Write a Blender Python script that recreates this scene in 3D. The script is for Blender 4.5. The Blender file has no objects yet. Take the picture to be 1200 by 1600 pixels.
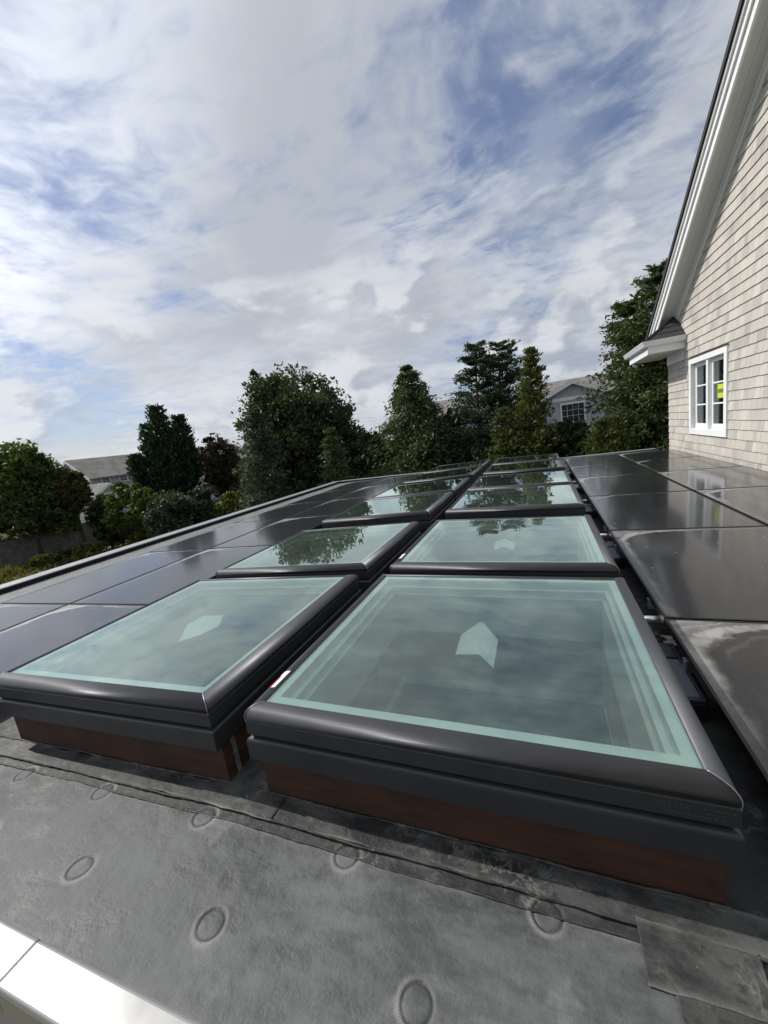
import bpy, math, random
import numpy as np
from mathutils import Vector, Matrix
R = math.radians
random.seed(7)
rng = np.random.default_rng(11)
scn = bpy.context.scene
col = scn.collection

# ------------------------------------------------------------------ camera
CAM = np.array([0.9607, -0.9114, 0.7828]); YAW, PITCH, ROLL, FPX = 0.3829, -0.1745, -0.1385, 634.6
_fw = np.array([-math.sin(YAW)*math.cos(PITCH), math.cos(YAW)*math.cos(PITCH), math.sin(PITCH)])
_r0 = np.array([math.cos(YAW), math.sin(YAW), 0.0]); _u0 = np.cross(_r0, _fw)
_r = math.cos(ROLL)*_r0 + math.sin(ROLL)*_u0
_u = -math.sin(ROLL)*_r0 + math.cos(ROLL)*_u0
cd = bpy.data.cameras.new('camera'); cam = bpy.data.objects.new('camera', cd); col.objects.link(cam)
cd.sensor_fit = 'HORIZONTAL'; cd.sensor_width = 36.0; cd.lens = FPX/1200*36
cd.clip_start = 0.02; cd.clip_end = 3000
cam.matrix_world = Matrix(((_r[0], _u[0], -_fw[0], CAM[0]), (_r[1], _u[1], -_fw[1], CAM[1]), (_r[2], _u[2], -_fw[2], CAM[2]), (0, 0, 0, 1)))
scn.camera = cam
def pix(u, v, d):                       # point on a pixel's ray at horizontal distance d
    k = _fw + (u-600)/FPX*_r - (v-800)/FPX*_u
    return CAM + k*(d/math.hypot(k[0], k[1]))
def proj(p):
    d = np.asarray(p)-CAM; z = d@_fw
    return 600+FPX*(d@_r)/z, 800-FPX*(d@_u)/z, z

# ------------------------------------------------------------------ light
SUN_AZ, SUN_EL = R(86), R(43)       # azimuth counted from +Y towards -X
sdir = Vector((-math.sin(SUN_AZ)*math.cos(SUN_EL), math.cos(SUN_AZ)*math.cos(SUN_EL), math.sin(SUN_EL)))
sl = bpy.data.lights.new('sun', 'SUN'); sl.energy = 3.8; sl.angle = R(0.6); sl.color = (1.0, 0.955, 0.88)
so = bpy.data.objects.new('sun', sl); col.objects.link(so); so.rotation_euler = sdir.to_track_quat('Z', 'Y').to_euler()
so.location = (-20, 10, 30)

w = bpy.data.worlds.new('World'); scn.world = w; w.use_nodes = True
nt = w.node_tree; nt.nodes.clear()
class NT:
    """small helper to write node graphs as expressions"""
    def __init__(s, tree): s.t = tree
    def n(s, typ, **kw):
        nd = s.t.nodes.new(typ)
        for k, v in kw.items(): setattr(nd, k, v)
        return nd
    def put(s, sock, v):
        if isinstance(v, bpy.types.NodeSocket): s.t.links.new(v, sock)
        else:
            if hasattr(sock, 'default_value'):
                if isinstance(v, (tuple, list)) and len(v) == 3 and len(sock.default_value) == 4: v = (*v, 1)
                sock.default_value = v
    def m(s, op, a, b=0.0, c=None, clamp=False):
        nd = s.n('ShaderNodeMath', operation=op, use_clamp=clamp); s.put(nd.inputs[0], a); s.put(nd.inputs[1], b)
        if c is not None: s.put(nd.inputs[2], c)
        return nd.outputs[0]
    def vm(s, op, a, b=(0, 0, 0), scale=None):
        nd = s.n('ShaderNodeVectorMath', operation=op); s.put(nd.inputs[0], a); s.put(nd.inputs[1], b)
        if scale is not None: s.put(nd.inputs[3], scale)
        return nd.outputs['Value'] if op in ('DOT_PRODUCT', 'LENGTH', 'DISTANCE') else nd.outputs[0]
    def noise(s, vec, scale, detail=4, rough=0.55, dist=0.0, dim='3D', out=0):
        nd = s.n('ShaderNodeTexNoise', noise_dimensions=dim)
        if vec is not None: s.put(nd.inputs['Vector'], vec)
        nd.inputs['Scale'].default_value = scale; nd.inputs['Detail'].default_value = detail
        nd.inputs['Roughness'].default_value = rough; nd.inputs['Distortion'].default_value = dist
        return nd.outputs[out]
    def ramp(s, x, lo, hi, smooth=True):
        nd = s.n('ShaderNodeMapRange', interpolation_type='SMOOTHSTEP' if smooth else 'LINEAR', clamp=True)
        s.put(nd.inputs[0], x); nd.inputs[1].default_value = lo; nd.inputs[2].default_value = hi
        return nd.outputs[0]
    def mix(s, f, a, b, blend='MIX'):
        nd = s.n('ShaderNodeMix', data_type='RGBA', blend_type=blend)
        s.put(nd.inputs[0], f); s.put(nd.inputs[6], a); s.put(nd.inputs[7], b)
        return nd.outputs[2]
    def sep(s, v):
        nd = s.n('ShaderNodeSeparateXYZ'); s.put(nd.inputs[0], v); return nd.outputs
    def comb(s, x, y, z):
        nd = s.n('ShaderNodeCombineXYZ'); s.put(nd.inputs[0], x); s.put(nd.inputs[1], y); s.put(nd.inputs[2], z); return nd.outputs[0]
    def bump(s, h, strength=0.3, dist=0.01):
        nd = s.n('ShaderNodeBump'); nd.inputs['Strength'].default_value = strength; nd.inputs['Distance'].default_value = dist
        s.put(nd.inputs['Height'], h); return nd.outputs[0]
g = NT(nt)
sky = g.n('ShaderNodeTexSky', sky_type='NISHITA', sun_disc=False, sun_elevation=SUN_EL, sun_rotation=-SUN_AZ, altitude=10, air_density=1.0, dust_density=1.2, ozone_density=2.0)
tc = g.n('ShaderNodeTexCoord').outputs['Generated']
d = g.vm('NORMALIZE', tc)
dx, dy, dz = g.sep(d)
zz = g.m('ADD', g.m('MAXIMUM', dz, 0.0), 0.14)
pv = g.comb(g.m('DIVIDE', dx, zz), g.m('DIVIDE', dy, zz), 0.0)       # cloud deck seen from below
warp = g.vm('SUBTRACT', g.noise(pv, 0.8, 3, 0.5, out=1), (0.5, 0.5, 0.5))
pw = g.vm('ADD', pv, g.vm('SCALE', warp, scale=0.7))
big = g.noise(g.vm('ADD', pw, (3.1, 7.7, 0)), 0.55, 3, 0.5)
med = g.noise(g.vm('ADD', pw, (1.3, 0.2, 4.0)), 1.7, 5, 0.60)
fine = g.noise(g.vm('ADD', g.vm('MULTIPLY', pw, (1.1, 1.5, 1)), (5.0, 2.0, 1.0)), 5.2, 4, 0.60, 0.25)
dens = g.m('ADD', g.m('MULTIPLY', big, 0.42), g.m('ADD', g.m('MULTIPLY', med, 0.46), g.m('MULTIPLY', fine, 0.24)))
def lobe(dirv, lo, hi):                 # a broad opening in the cloud deck around one direction
    return g.ramp(g.vm('DOT_PRODUCT', d, tuple(dirv)), lo, hi)
def dirpix(u, v):
    k = _fw + (u-600)/FPX*_r - (v-800)/FPX*_u; k = k/np.linalg.norm(k); return tuple(float(x) for x in k)
def gsum(items):
    acc = None
    for (u, v, lo, hi, amt) in items:
        q = g.m('MULTIPLY', lobe(dirpix(u, v), lo, hi), amt); acc = q if acc is None else g.m('ADD', acc, q)
    return acc
gap = gsum([(760, 150, 0.945, 0.999, 0.060), (930, 330, 0.965, 0.999, 0.055), (880, 60, 0.95, 0.999, 0.035), (60, 585, 0.985, 0.9998, 0.070), (60, 150, 0.94, 0.999, 0.020), (230, 60, 0.95, 0.999, 0.030), (250, 190, 0.97, 0.999, 0.015)])
bank = gsum([(480, 230, 0.90, 0.99, 0.050), (600, 420, 0.93, 0.995, 0.040), (980, 500, 0.985, 0.9995, 0.10), (200, 400, 0.92, 0.99, 0.040), (1050, 60, 0.98, 0.999, 0.06)])
ripple = g.noise(g.vm('ADD', g.vm('MULTIPLY', pw, (1.15, 1.6, 1)), (2.0, 9.0, 3.0)), 8.5, 4, 0.58, 0.4)
dens = g.m('ADD', g.m('ADD', g.m('SUBTRACT', dens, gap), bank), g.m('MULTIPLY', g.m('SUBTRACT', ripple, 0.5), 0.27))
cover = g.ramp(dens, 0.400, 0.640)
# low cumulus puffs nearer the horizon, shaped in three dimensions
d3 = g.vm('MULTIPLY', d, (1.0, 1.0, 1.9))
puff = g.noise(g.vm('ADD', d3, (4.2, 1.1, 0.3)), 3.4, 6, 0.56, 0.2)
puff_up = g.noise(g.vm('ADD', g.vm('ADD', d3, (4.2, 1.1, 0.3)), (-0.045, 0.0, 0.055)), 3.4, 3, 0.56, 0.2)
low = g.m('MULTIPLY', g.ramp(dz, 0.62, 0.18), g.ramp(dz, 0.02, 0.10))
pcov = g.m('MULTIPLY', g.ramp(puff, 0.47, 0.60), low)
plit = g.ramp(g.m('SUBTRACT', puff, puff_up), -0.035, 0.055)
body = g.noise(g.vm('ADD', pw, (9.0, 4.0, 2.0)), 1.15, 4, 0.58)
thick = g.ramp(g.m('ADD', g.m('MULTIPLY', body, 0.8), g.m('MULTIPLY', dens, 0.45)), 0.52, 0.84)
sunny = g.ramp(g.vm('DOT_PRODUCT', d, tuple(sdir)), -0.1, 0.98)
cl_lit = g.mix(sunny, (6.4, 6.8, 7.4), (7.6, 7.9, 8.3))
cl_dark = g.mix(sunny, (3.7, 4.1, 4.75), (4.8, 5.2, 5.8))
cloud = g.mix(g.m('MULTIPLY', thick, 0.85), cl_lit, cl_dark)
cloud = g.vm('SCALE', cloud, scale=g.m('ADD', 1.0, g.m('MULTIPLY', g.ramp(g.vm('DOT_PRODUCT', d, tuple(sdir)), 0.70, 1.0), 0.9)))
veil = g.mix(g.m('ADD', 0.12, g.m('MULTIPLY', g.ramp(med, 0.35, 0.65), 0.20)), g.mix(1.0, sky.outputs[0], (0.80, 0.84, 0.98), 'MULTIPLY'), (5.0, 5.5, 6.7))
final = g.mix(g.m('MULTIPLY', cover, 0.93), veil, cloud)
pcol = g.mix(plit, cl_dark, g.mix(sunny, (7.2, 7.4, 7.7), (8.4, 8.6, 8.9)))
final = g.mix(g.m('MULTIPLY', pcov, 0.75), final, pcol)
final = g.mix(g.ramp(dz, 0.0, -0.06), final, (3.2, 3.4, 3.6))
bg = g.n('ShaderNodeBackground'); g.put(bg.inputs[0], final); bg.inputs[1].default_value = 0.1
g.t.links.new(bg.outputs[0], g.n('ShaderNodeOutputWorld').inputs[0])

scn.render.engine = 'CYCLES'
vs = scn.view_settings
vs.view_transform = 'Standard'; vs.look = 'None'; vs.exposure = 0.0; vs.gamma = 1.0; vs.use_curve_mapping = False

# ------------------------------------------------------------------ materials
MATS = {}
def mat(name, fn):
    m = bpy.data.materials.new(name); m.use_nodes = True; t = m.node_tree
    b = t.nodes.get('Principled BSDF'); o = t.nodes.get('Material Output')
    fn(NT(t), b, o); MATS[name] = m; return m
def oc(q): return q.n('ShaderNodeTexCoord').outputs['Object']
def gp(q): return q.n('ShaderNodeNewGeometry').outputs['Position']
def simple(name, c, rough=0.6, metal=0.0, var=0.12, scale=6.0, bump=0.0, spec=0.5, c2=None):
    def f(q, b, o):
        p = oc(q)
        nz = q.ramp(q.noise(p, scale, 6, 0.6), 0.3, 0.7)
        lo = c2 if c2 else tuple(x*(1-var) for x in c)
        q.put(b.inputs['Base Color'], q.mix(nz, lo, tuple(min(1, x*(1+var*0.6)) for x in c)))
        q.put(b.inputs['Roughness'], q.m('ADD', rough-0.05, q.m('MULTIPLY', q.noise(p, scale*3, 4), 0.1)))
        b.inputs['Metallic'].default_value = metal; b.inputs['Specular IOR Level'].default_value = spec
        if bump: q.put(b.inputs['Normal'], q.bump(q.noise(p, scale*8, 5), bump, 0.004))
    return mat(name, f)

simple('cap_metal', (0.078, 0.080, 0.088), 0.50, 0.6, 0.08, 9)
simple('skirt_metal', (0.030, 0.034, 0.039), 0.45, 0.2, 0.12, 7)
simple('groove', (0.008, 0.008, 0.009), 0.7)
simple('trim_silver', (0.30, 0.30, 0.32), 0.35, 0.8)
simple('white_vinyl', (0.90, 0.94, 0.90), 0.5, var=0.04)
simple('well_paint', (0.80, 0.77, 0.69), 0.7, var=0.06, scale=2)
simple('well_wood', (0.40, 0.335, 0.27), 0.65, var=0.3, scale=5)
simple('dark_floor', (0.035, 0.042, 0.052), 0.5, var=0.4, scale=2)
simple('paper', (0.80, 0.82, 0.78), 0.8, var=0.08, scale=14)
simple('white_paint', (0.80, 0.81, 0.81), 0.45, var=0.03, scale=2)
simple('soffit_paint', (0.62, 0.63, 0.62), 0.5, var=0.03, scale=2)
simple('gutter_paint', (0.79, 0.80, 0.81), 0.3, var=0.03)
simple('panel_frame', (0.010, 0.010, 0.011), 0.4, 0.3)
simple('silver_rail', (0.62, 0.64, 0.66), 0.3, 0.9)
simple('tray_black', (0.012, 0.012, 0.014), 0.45)
simple('tray_block', (0.12, 0.13, 0.155), 0.55, var=0.2)
simple('tape_foil', (0.32, 0.33, 0.35), 0.4, 0.5, 0.4, 30, 0.5)
simple('sticker_red', (0.42, 0.02, 0.05), 0.4)
simple('sticker_white', (0.82, 0.82, 0.84), 0.4)
simple('etched', (0.050, 0.054, 0.058), 0.6)
simple('sticker_yellow', (0.55, 0.62, 0.04), 0.5, var=0.05)
simple('sticker_band', (0.16, 0.17, 0.06), 0.5)
simple('roof_asphalt', (0.036, 0.036, 0.042), 0.9, var=0.35, scale=25, bump=0.5)
simple('drip_dark', (0.03, 0.026, 0.028), 0.7)
simple('room_dark', (0.05, 0.06, 0.07), 0.8)
simple('curtain', (0.30, 0.50, 0.58), 0.9, var=0.25, scale=3)
simple('coping_white', (0.36, 0.36, 0.355), 0.24, 0.3, 0.06, 5)
simple('coping_grey', (0.30, 0.31, 0.31), 0.45, 0.4, 0.12, 4)
simple('parapet_black', (0.012, 0.012, 0.013), 0.8)
simple('body_wall', (0.30, 0.30, 0.29), 0.8, var=0.15, scale=2)
simple('fence_wood', (0.16, 0.145, 0.125), 0.9, var=0.35, scale=3, bump=0.3)
simple('picket_white', (0.75, 0.74, 0.70), 0.6)
simple('far_shingle', (0.36, 0.385, 0.425), 0.9, var=0.18, scale=8)
simple('far_trim', (0.74, 0.74, 0.72), 0.6)
simple('far_glass', (0.03, 0.04, 0.05), 0.1)
simple('brick_chimney', (0.28, 0.23, 0.19), 0.9, var=0.3, scale=9)
simple('bark', (0.10, 0.08, 0.065), 0.95, var=0.35, scale=8, bump=0.6)

def _curb(q, b, o):
    p = oc(q)
    a = q.noise(q.vm('MULTIPLY', p, (1.2, 1.2, 6)), 4, 7, 0.65)
    st = q.ramp(q.noise(q.vm('ADD', p, (4, 2, 0)), 7, 5, 0.6), 0.62, 0.78)
    c = q.mix(q.ramp(a, 0.3, 0.72), (0.036, 0.0145, 0.008), (0.072, 0.028, 0.013))
    q.put(b.inputs['Base Color'], q.mix(st, c, (0.014, 0.009, 0.007)))
    b.inputs['Roughness'].default_value = 0.75
    q.put(b.inputs['Normal'], q.bump(a, 0.25, 0.004))
mat('curb_wood', _curb)

def _glass(q, b, o):
    t = q.t; t.nodes.remove(b)
    p = oc(q)
    fr = q.n('ShaderNodeFresnel'); fr.inputs[0].default_value = 1.52
    fac = q.m('MINIMUM', q.m('ADD', q.m('MULTIPLY', fr.outputs[0], 1.7), 0.045), 0.96)
    tr = q.n('ShaderNodeBsdfTransparent'); tr.inputs[0].default_value = (0.885, 1.0, 0.945, 1)
    df = q.n('ShaderNodeBsdfDiffuse')
    df.inputs[0].default_value = (0.62, 0.82, 0.73, 1)
    px, py, pz = q.sep(p)
    # dust: streaks plus deposits along the low rear edge
    edge = q.ramp(q.m('ADD', py, q.m('MULTIPLY', q.noise(p, 5, 5, 0.6), 0.25)), 0.60, 0.78)
    haze = q.m('ADD', 0.045, q.m('ADD', q.m('MULTIPLY', q.ramp(q.noise(q.vm('MULTIPLY', p, (1, 2.2, 1)), 3.0, 7, 0.65), 0.4, 0.75), 0.07), q.m('MULTIPLY', edge, 0.30)))
    speck = q.ramp(q.noise(p, 90, 2, 0.5), 0.76, 0.80)
    haze = q.m('MINIMUM', q.m('ADD', haze, q.m('MULTIPLY', speck, 0.25)), 0.7)
    m1 = q.n('ShaderNodeMixShader'); q.put(m1.inputs[0], haze); q.put(m1.inputs[1], tr.outputs[0]); q.put(m1.inputs[2], df.outputs[0])
    gl = q.n('ShaderNodeBsdfGlossy'); gl.inputs[0].default_value = (0.86, 1.0, 0.93, 1); gl.inputs['Roughness'].default_value = 0.012
    q.put(gl.inputs['Normal'], q.bump(q.noise(p, 2.2, 2, 0.5), 0.035, 0.05))
    m2 = q.n('ShaderNodeMixShader'); q.put(m2.inputs[0], fac); q.put(m2.inputs[1], m1.outputs[0]); q.put(m2.inputs[2], gl.outputs[0])
    t.links.new(m2.outputs[0], o.inputs[0])
mat('skylight_glass', _glass)

def _wglass(q, b, o):
    t = q.t; t.nodes.remove(b)
    fr = q.n('ShaderNodeFresnel'); fr.inputs[0].default_value = 1.5
    fac = q.m('MINIMUM', q.m('ADD', q.m('MULTIPLY', fr.outputs[0], 1.5), 0.04), 0.9)
    tr = q.n('ShaderNodeBsdfTransparent'); tr.inputs[0].default_value = (0.80, 0.88, 0.89, 1)
    gl = q.n('ShaderNodeBsdfGlossy'); gl.inputs['Roughness'].default_value = 0.01
    m2 = q.n('ShaderNodeMixShader'); q.put(m2.inputs[0], fac); q.put(m2.inputs[1], tr.outputs[0]); q.put(m2.inputs[2], gl.outputs[0])
    t.links.new(m2.outputs[0], o.inputs[0])
mat('window_glass', _wglass)

def _panel(q, b, o):
    t = q.t
    p = oc(q); oi = q.n('ShaderNodeObjectInfo'); rnd = oi.outputs['Random']
    off = q.comb(q.m('MULTIPLY', rnd, 37.0), q.m('MULTIPLY', rnd, 91.0), rnd)
    pp = q.vm('ADD', p, off)
    px, py, pz = q.sep(p)
    warp = q.m('MULTIPLY', q.m('SUBTRACT', q.noise(pp, 2.4, 5, 0.6), 0.5), 0.75)
    # dried water marks: thin along the left and far edges, a rounded fan in the far left corner
    yy = q.m('ADD', py, q.m('MULTIPLY', warp, 0.35)); xx = q.m('ADD', px, q.m('MULTIPLY', warp, -0.22))
    cu = q.m('DIVIDE', q.m('MAXIMUM', q.m('SUBTRACT', -0.526+0.44, xx), 0.0), 0.405)
    cv = q.m('DIVIDE', q.m('MAXIMUM', q.m('SUBTRACT', yy, 0.82-0.34), 0.0), 0.310)
    rr = q.m('SQRT', q.m('ADD', q.m('MULTIPLY', cu, cu), q.m('MULTIPLY', cv, cv)))
    fan = q.ramp(rr, 0.88, 1.06); rimb = q.m('MULTIPLY', q.ramp(rr, 0.90, 0.985), q.ramp(rr, 1.13, 1.0))
    tide = q.ramp(q.m('SINE', q.m('MULTIPLY', q.m('ADD', rr, q.m('MULTIPLY', q.noise(pp, 7, 4), 0.25)), 38.0)), 0.1, 1.0)
    amp = q.m('MULTIPLY', q.m('ADD', 0.38, q.m('MULTIPLY', rnd, 0.75)), q.m('ADD', 0.22, q.m('MULTIPLY', q.m('POWER', q.m('MAXIMUM', q.m('SUBTRACT', 1.0, q.m('MULTIPLY', q.vm('DISTANCE', p, (-0.50, 0.80, 0.0)), 1.15)), 0.0), 1.3), 1.35)))
    inner = q.m('MULTIPLY', q.m('MULTIPLY', q.ramp(rr, 0.55, 0.95), q.ramp(rnd, 0.35, 0.8)), q.m('MULTIPLY', tide, q.ramp(q.noise(pp, 2.2, 4), 0.42, 0.62)))
    patchy = q.ramp(q.noise(pp, 9, 5, 0.65), 0.25, 0.7)
    marks = q.m('MULTIPLY', amp, q.m('ADD', q.m('MULTIPLY', q.m('ADD', q.m('MULTIPLY', fan, 0.45), q.m('MULTIPLY', rimb, 0.75)), q.m('ADD', 0.45, q.m('MULTIPLY', patchy, 0.55))), q.m('MULTIPLY', inner, 0.55)))
    film = q.m('MULTIPLY', q.ramp(q.noise(pp, 1.3, 5, 0.6), 0.35, 0.75), 0.018)
    vor = q.n('ShaderNodeTexVoronoi', feature='F1'); q.put(vor.inputs['Vector'], q.vm('MULTIPLY', pp, (1.0, 0.6, 1))); vor.inputs['Scale'].default_value = 9.0
    spot = q.ramp(q.m('ADD', vor.outputs['Distance'], q.m('MULTIPLY', q.noise(pp, 60, 2), 0.05)), 0.085, 0.05)
    grit = q.m('MULTIPLY', q.ramp(q.noise(pp, 160, 3, 0.6), 0.58, 0.70), 0.055)
    dust = q.m('MINIMUM', q.m('ADD', q.m('ADD', q.m('MULTIPLY', marks, 0.95), film), q.m('ADD', grit, q.m('MULTIPLY', spot, 0.45))), 0.8)
    q.put(b.inputs['Base Color'], q.mix(dust, (0.010, 0.011, 0.015), (0.40, 0.39, 0.37)))
    q.put(b.inputs['Roughness'], q.m('ADD', 0.10, q.m('MULTIPLY', dust, 0.45)))
    b.inputs['Specular IOR Level'].default_value = 0.42
    b.inputs['Coat Weight'].default_value = 0.32; b.inputs['Coat Roughness'].default_value = 0.36; b.inputs['Coat IOR'].default_value = 1.4
    q.put(b.inputs['Normal'], q.bump(q.noise(pp, 1.1, 2, 0.5), 0.02, 0.05))
mat('panel_glass', _panel)

def membrane(name, dark, light, weave):
    def f(q, b, o):
        p = gp(q)
        px, py, pz = q.sep(p)
        cl = q.noise(p, 3.2, 8, 0.62)
        cl2 = q.noise(q.vm('MULTIPLY', q.vm('ADD', p, (3, 8, 1)), (1.0, 2.4, 1)), 9, 6, 0.65)
        v = q.ramp(q.m('ADD', q.m('MULTIPLY', cl, 0.55), q.m('MULTIPLY', cl2, 0.45)), 0.40, 0.60)
        c = q.mix(v, dark, light)
        c = q.mix(q.m('MULTIPLY', q.ramp(q.noise(q.vm('ADD', p, (21, 3, 0)), 1.7, 4, 0.55), 0.42, 0.66), 0.45), c, tuple(x*0.8 for x in dark))
        stain = q.ramp(q.noise(q.vm('ADD', p, (11, 5, 0)), 6, 5, 0.6), 0.60, 0.74)
        c = q.mix(q.m('MULTIPLY', stain, 0.55), c, tuple(min(1, x*1.7) for x in light))
        spk = q.ramp(q.noise(p, 230, 2, 0.5), 0.74, 0.80)
        c = q.mix(q.m('MULTIPLY', spk, 0.5), c, (0.45, 0.45, 0.43))
        if not weave:                    # scuffs and chalky scratches on the smooth strips
            rd = q.m('ABSOLUTE', q.m('SUBTRACT', q.noise(q.vm('ADD', p, (2, 6, 0)), 11, 4, 0.6, 0.6), 0.5))
            sc = q.m('MULTIPLY', q.ramp(rd, 0.030, 0.006), q.ramp(q.noise(q.vm('ADD', p, (7, 1, 0)), 5, 3), 0.48, 0.62))
            c = q.mix(q.m('MULTIPLY', sc, 0.28), c, (0.30, 0.30, 0.28))
            c = q.mix(q.m('MULTIPLY', q.ramp(q.noise(q.vm('ADD', p, (1, 9, 0)), 17, 5, 0.7), 0.52, 0.66), 0.6), c, tuple(x*0.5 for x in dark))
        at = q.n('ShaderNodeAttribute', attribute_name='dust'); dv = at.outputs['Fac']
        c = q.mix(q.m('MULTIPLY', q.m('MAXIMUM', dv, 0.0), q.m('ADD', 0.35, q.m('MULTIPLY', cl2, 1.0))), c, (0.34, 0.335, 0.31))
        c = q.mix(q.m('MULTIPLY', q.m('MAXIMUM', q.m('MULTIPLY', dv, -1.0), 0.0), 0.85), c, (0.012, 0.012, 0.012))
        if weave:
            wx = q.m('SINE', q.m('MULTIPLY', px, 2*math.pi/0.0042)); wy = q.m('SINE', q.m('MULTIPLY', py, 2*math.pi/0.0042))
            wv = q.m('MAXIMUM', wx, wy)
            c = q.mix(q.m('MULTIPLY', q.ramp(wv, 0.5, 1.0), 0.35), c, tuple(x*0.45 for x in dark))
        q.put(b.inputs['Base Color'], c)
        q.put(b.inputs['Roughness'], q.m('ADD', 0.55, q.m('MULTIPLY', v, 0.25)))
        h = q.m('ADD', q.m('MULTIPLY', q.noise(p, 14, 6, 0.6), 1.0), q.m('MULTIPLY', q.noise(p, 120, 3), 0.12))
        q.put(b.inputs['Normal'], q.bump(h, 0.55, 0.012))
    mat(name, f)
membrane('membrane_field', (0.060, 0.064, 0.067), (0.150, 0.157, 0.158), True)
membrane('membrane_strip', (0.018, 0.020, 0.020), (0.072, 0.076, 0.072), False)
membrane('membrane_patch', (0.014, 0.015, 0.015), (0.060, 0.062, 0.058), False)
membrane('membrane_far', (0.018, 0.019, 0.020), (0.045, 0.047, 0.047), False)  # base roof tone, darkened to carry the shade in the panel gap
membrane('membrane_walk_lit', (0.10, 0.104, 0.106), (0.18, 0.184, 0.184), False)  # dusty walk strip, with grazing light also put into its paler colour

SH = [(0.56, 0.53, 0.475), (0.51, 0.485, 0.44), (0.60, 0.57, 0.515), (0.47, 0.445, 0.405), (0.56, 0.515, 0.455), (0.53, 0.51, 0.47), (0.42, 0.40, 0.365)]
for i, c in enumerate(SH):
    def f(q, b, o, c=c):
        p = gp(q)
        gr = q.noise(q.vm('MULTIPLY', p, (1, 26, 1.6)), 3.0, 6, 0.65)
        bl = q.noise(p, 2.0, 4)
        cc = q.mix(q.ramp(gr, 0.3, 0.72), tuple(x*0.78 for x in c), tuple(x*1.06 for x in c))
        q.put(b.inputs['Base Color'], q.mix(q.ramp(bl, 0.35, 0.7), tuple(x*0.85 for x in c), cc))
        b.inputs['Roughness'].default_value = 0.85
        q.put(b.inputs['Normal'], q.bump(gr, 0.25, 0.004))
    mat('cedar_%d' % i, f)

def leafmat(name, c1, c2, trans=0.3):
    def f(q, b, o):
        t = q.t
        at = q.n('ShaderNodeAttribute', attribute_name='tone'); tone = at.outputs['Fac']
        c = q.mix(tone, c1, c2)
        b.inputs['Roughness'].default_value = 0.55; b.inputs['Specular IOR Level'].default_value = 0.3
        q.put(b.inputs['Base Color'], c)
        tl = q.n('ShaderNodeBsdfTranslucent'); q.put(tl.inputs[0], q.mix(1.0, c, (1.3, 1.5, 0.6), 'MULTIPLY'))
        ms = q.n('ShaderNodeMixShader'); ms.inputs[0].default_value = trans
        t.links.new(b.outputs[0], ms.inputs[1]); t.links.new(tl.outputs[0], ms.inputs[2]); t.links.new(ms.outputs[0], o.inputs[0])
    return mat(name, f)
leafmat('leaf_bright', (0.045, 0.075, 0.020), (0.115, 0.150, 0.040))
leafmat('leaf_dark', (0.022, 0.042, 0.018), (0.060, 0.088, 0.032))
leafmat('leaf_maple', (0.026, 0.045, 0.020), (0.075, 0.085, 0.036))
leafmat('leaf_russet', (0.055, 0.050, 0.020), (0.11, 0.095, 0.035))
leafmat('leaf_bronze', (0.030, 0.026, 0.018), (0.060, 0.050, 0.032))
leafmat('needle_dark', (0.018, 0.036, 0.020), (0.050, 0.080, 0.036), 0.15)
leafmat('needle_green', (0.034, 0.058, 0.022), (0.100, 0.125, 0.045), 0.2)
leafmat('needle_olive', (0.050, 0.066, 0.018), (0.130, 0.140, 0.045), 0.25)
leafmat('shrub_yellow', (0.055, 0.075, 0.015), (0.130, 0.150, 0.030), 0.3)
leafmat('shrub_blue', (0.030, 0.048, 0.030), (0.085, 0.105, 0.068), 0.2)
leafmat('grass_dry', (0.075, 0.070, 0.025), (0.19, 0.165, 0.065), 0.3)

def _ground(q, b, o):
    p = gp(q)
    a = q.noise(p, 0.16, 6, 0.6); c2 = q.noise(p, 1.3, 7, 0.7)
    v = q.m('ADD', q.m('MULTIPLY', a, 0.6), q.m('MULTIPLY', c2, 0.4))
    c = q.mix(q.ramp(v, 0.40, 0.60), (0.075, 0.075, 0.028), (0.20, 0.155, 0.095))
    q.put(b.inputs['Base Color'], q.mix(q.ramp(c2, 0.35, 0.7), q.mix(0.5, c, (0.05, 0.06, 0.02)), c))
    b.inputs['Roughness'].default_value = 0.95
    q.put(b.inputs['Normal'], q.bump(c2, 0.6, 0.1))
mat('ground_earth', _ground)
def _farroof(q, b, o):
    p = oc(q); px, py, pz = q.sep(p)
    br = q.n('ShaderNodeTexBrick'); q.put(br.inputs['Vector'], p)
    n1 = q.noise(p, 1.2, 6, 0.65); n2 = q.noise(q.vm('MULTIPLY', p, (4, 4, 9)), 3, 3)
    c = q.mix(q.ramp(n1, 0.3, 0.7), (0.135, 0.125, 0.115), (0.24, 0.23, 0.21))
    q.put(b.inputs['Base Color'], q.mix(q.m('MULTIPLY', q.ramp(n2, 0.4, 0.65), 0.5), c, (0.10, 0.09, 0.085)))
    b.inputs['Roughness'].default_value = 0.95
mat('far_roof', _farroof)

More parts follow.
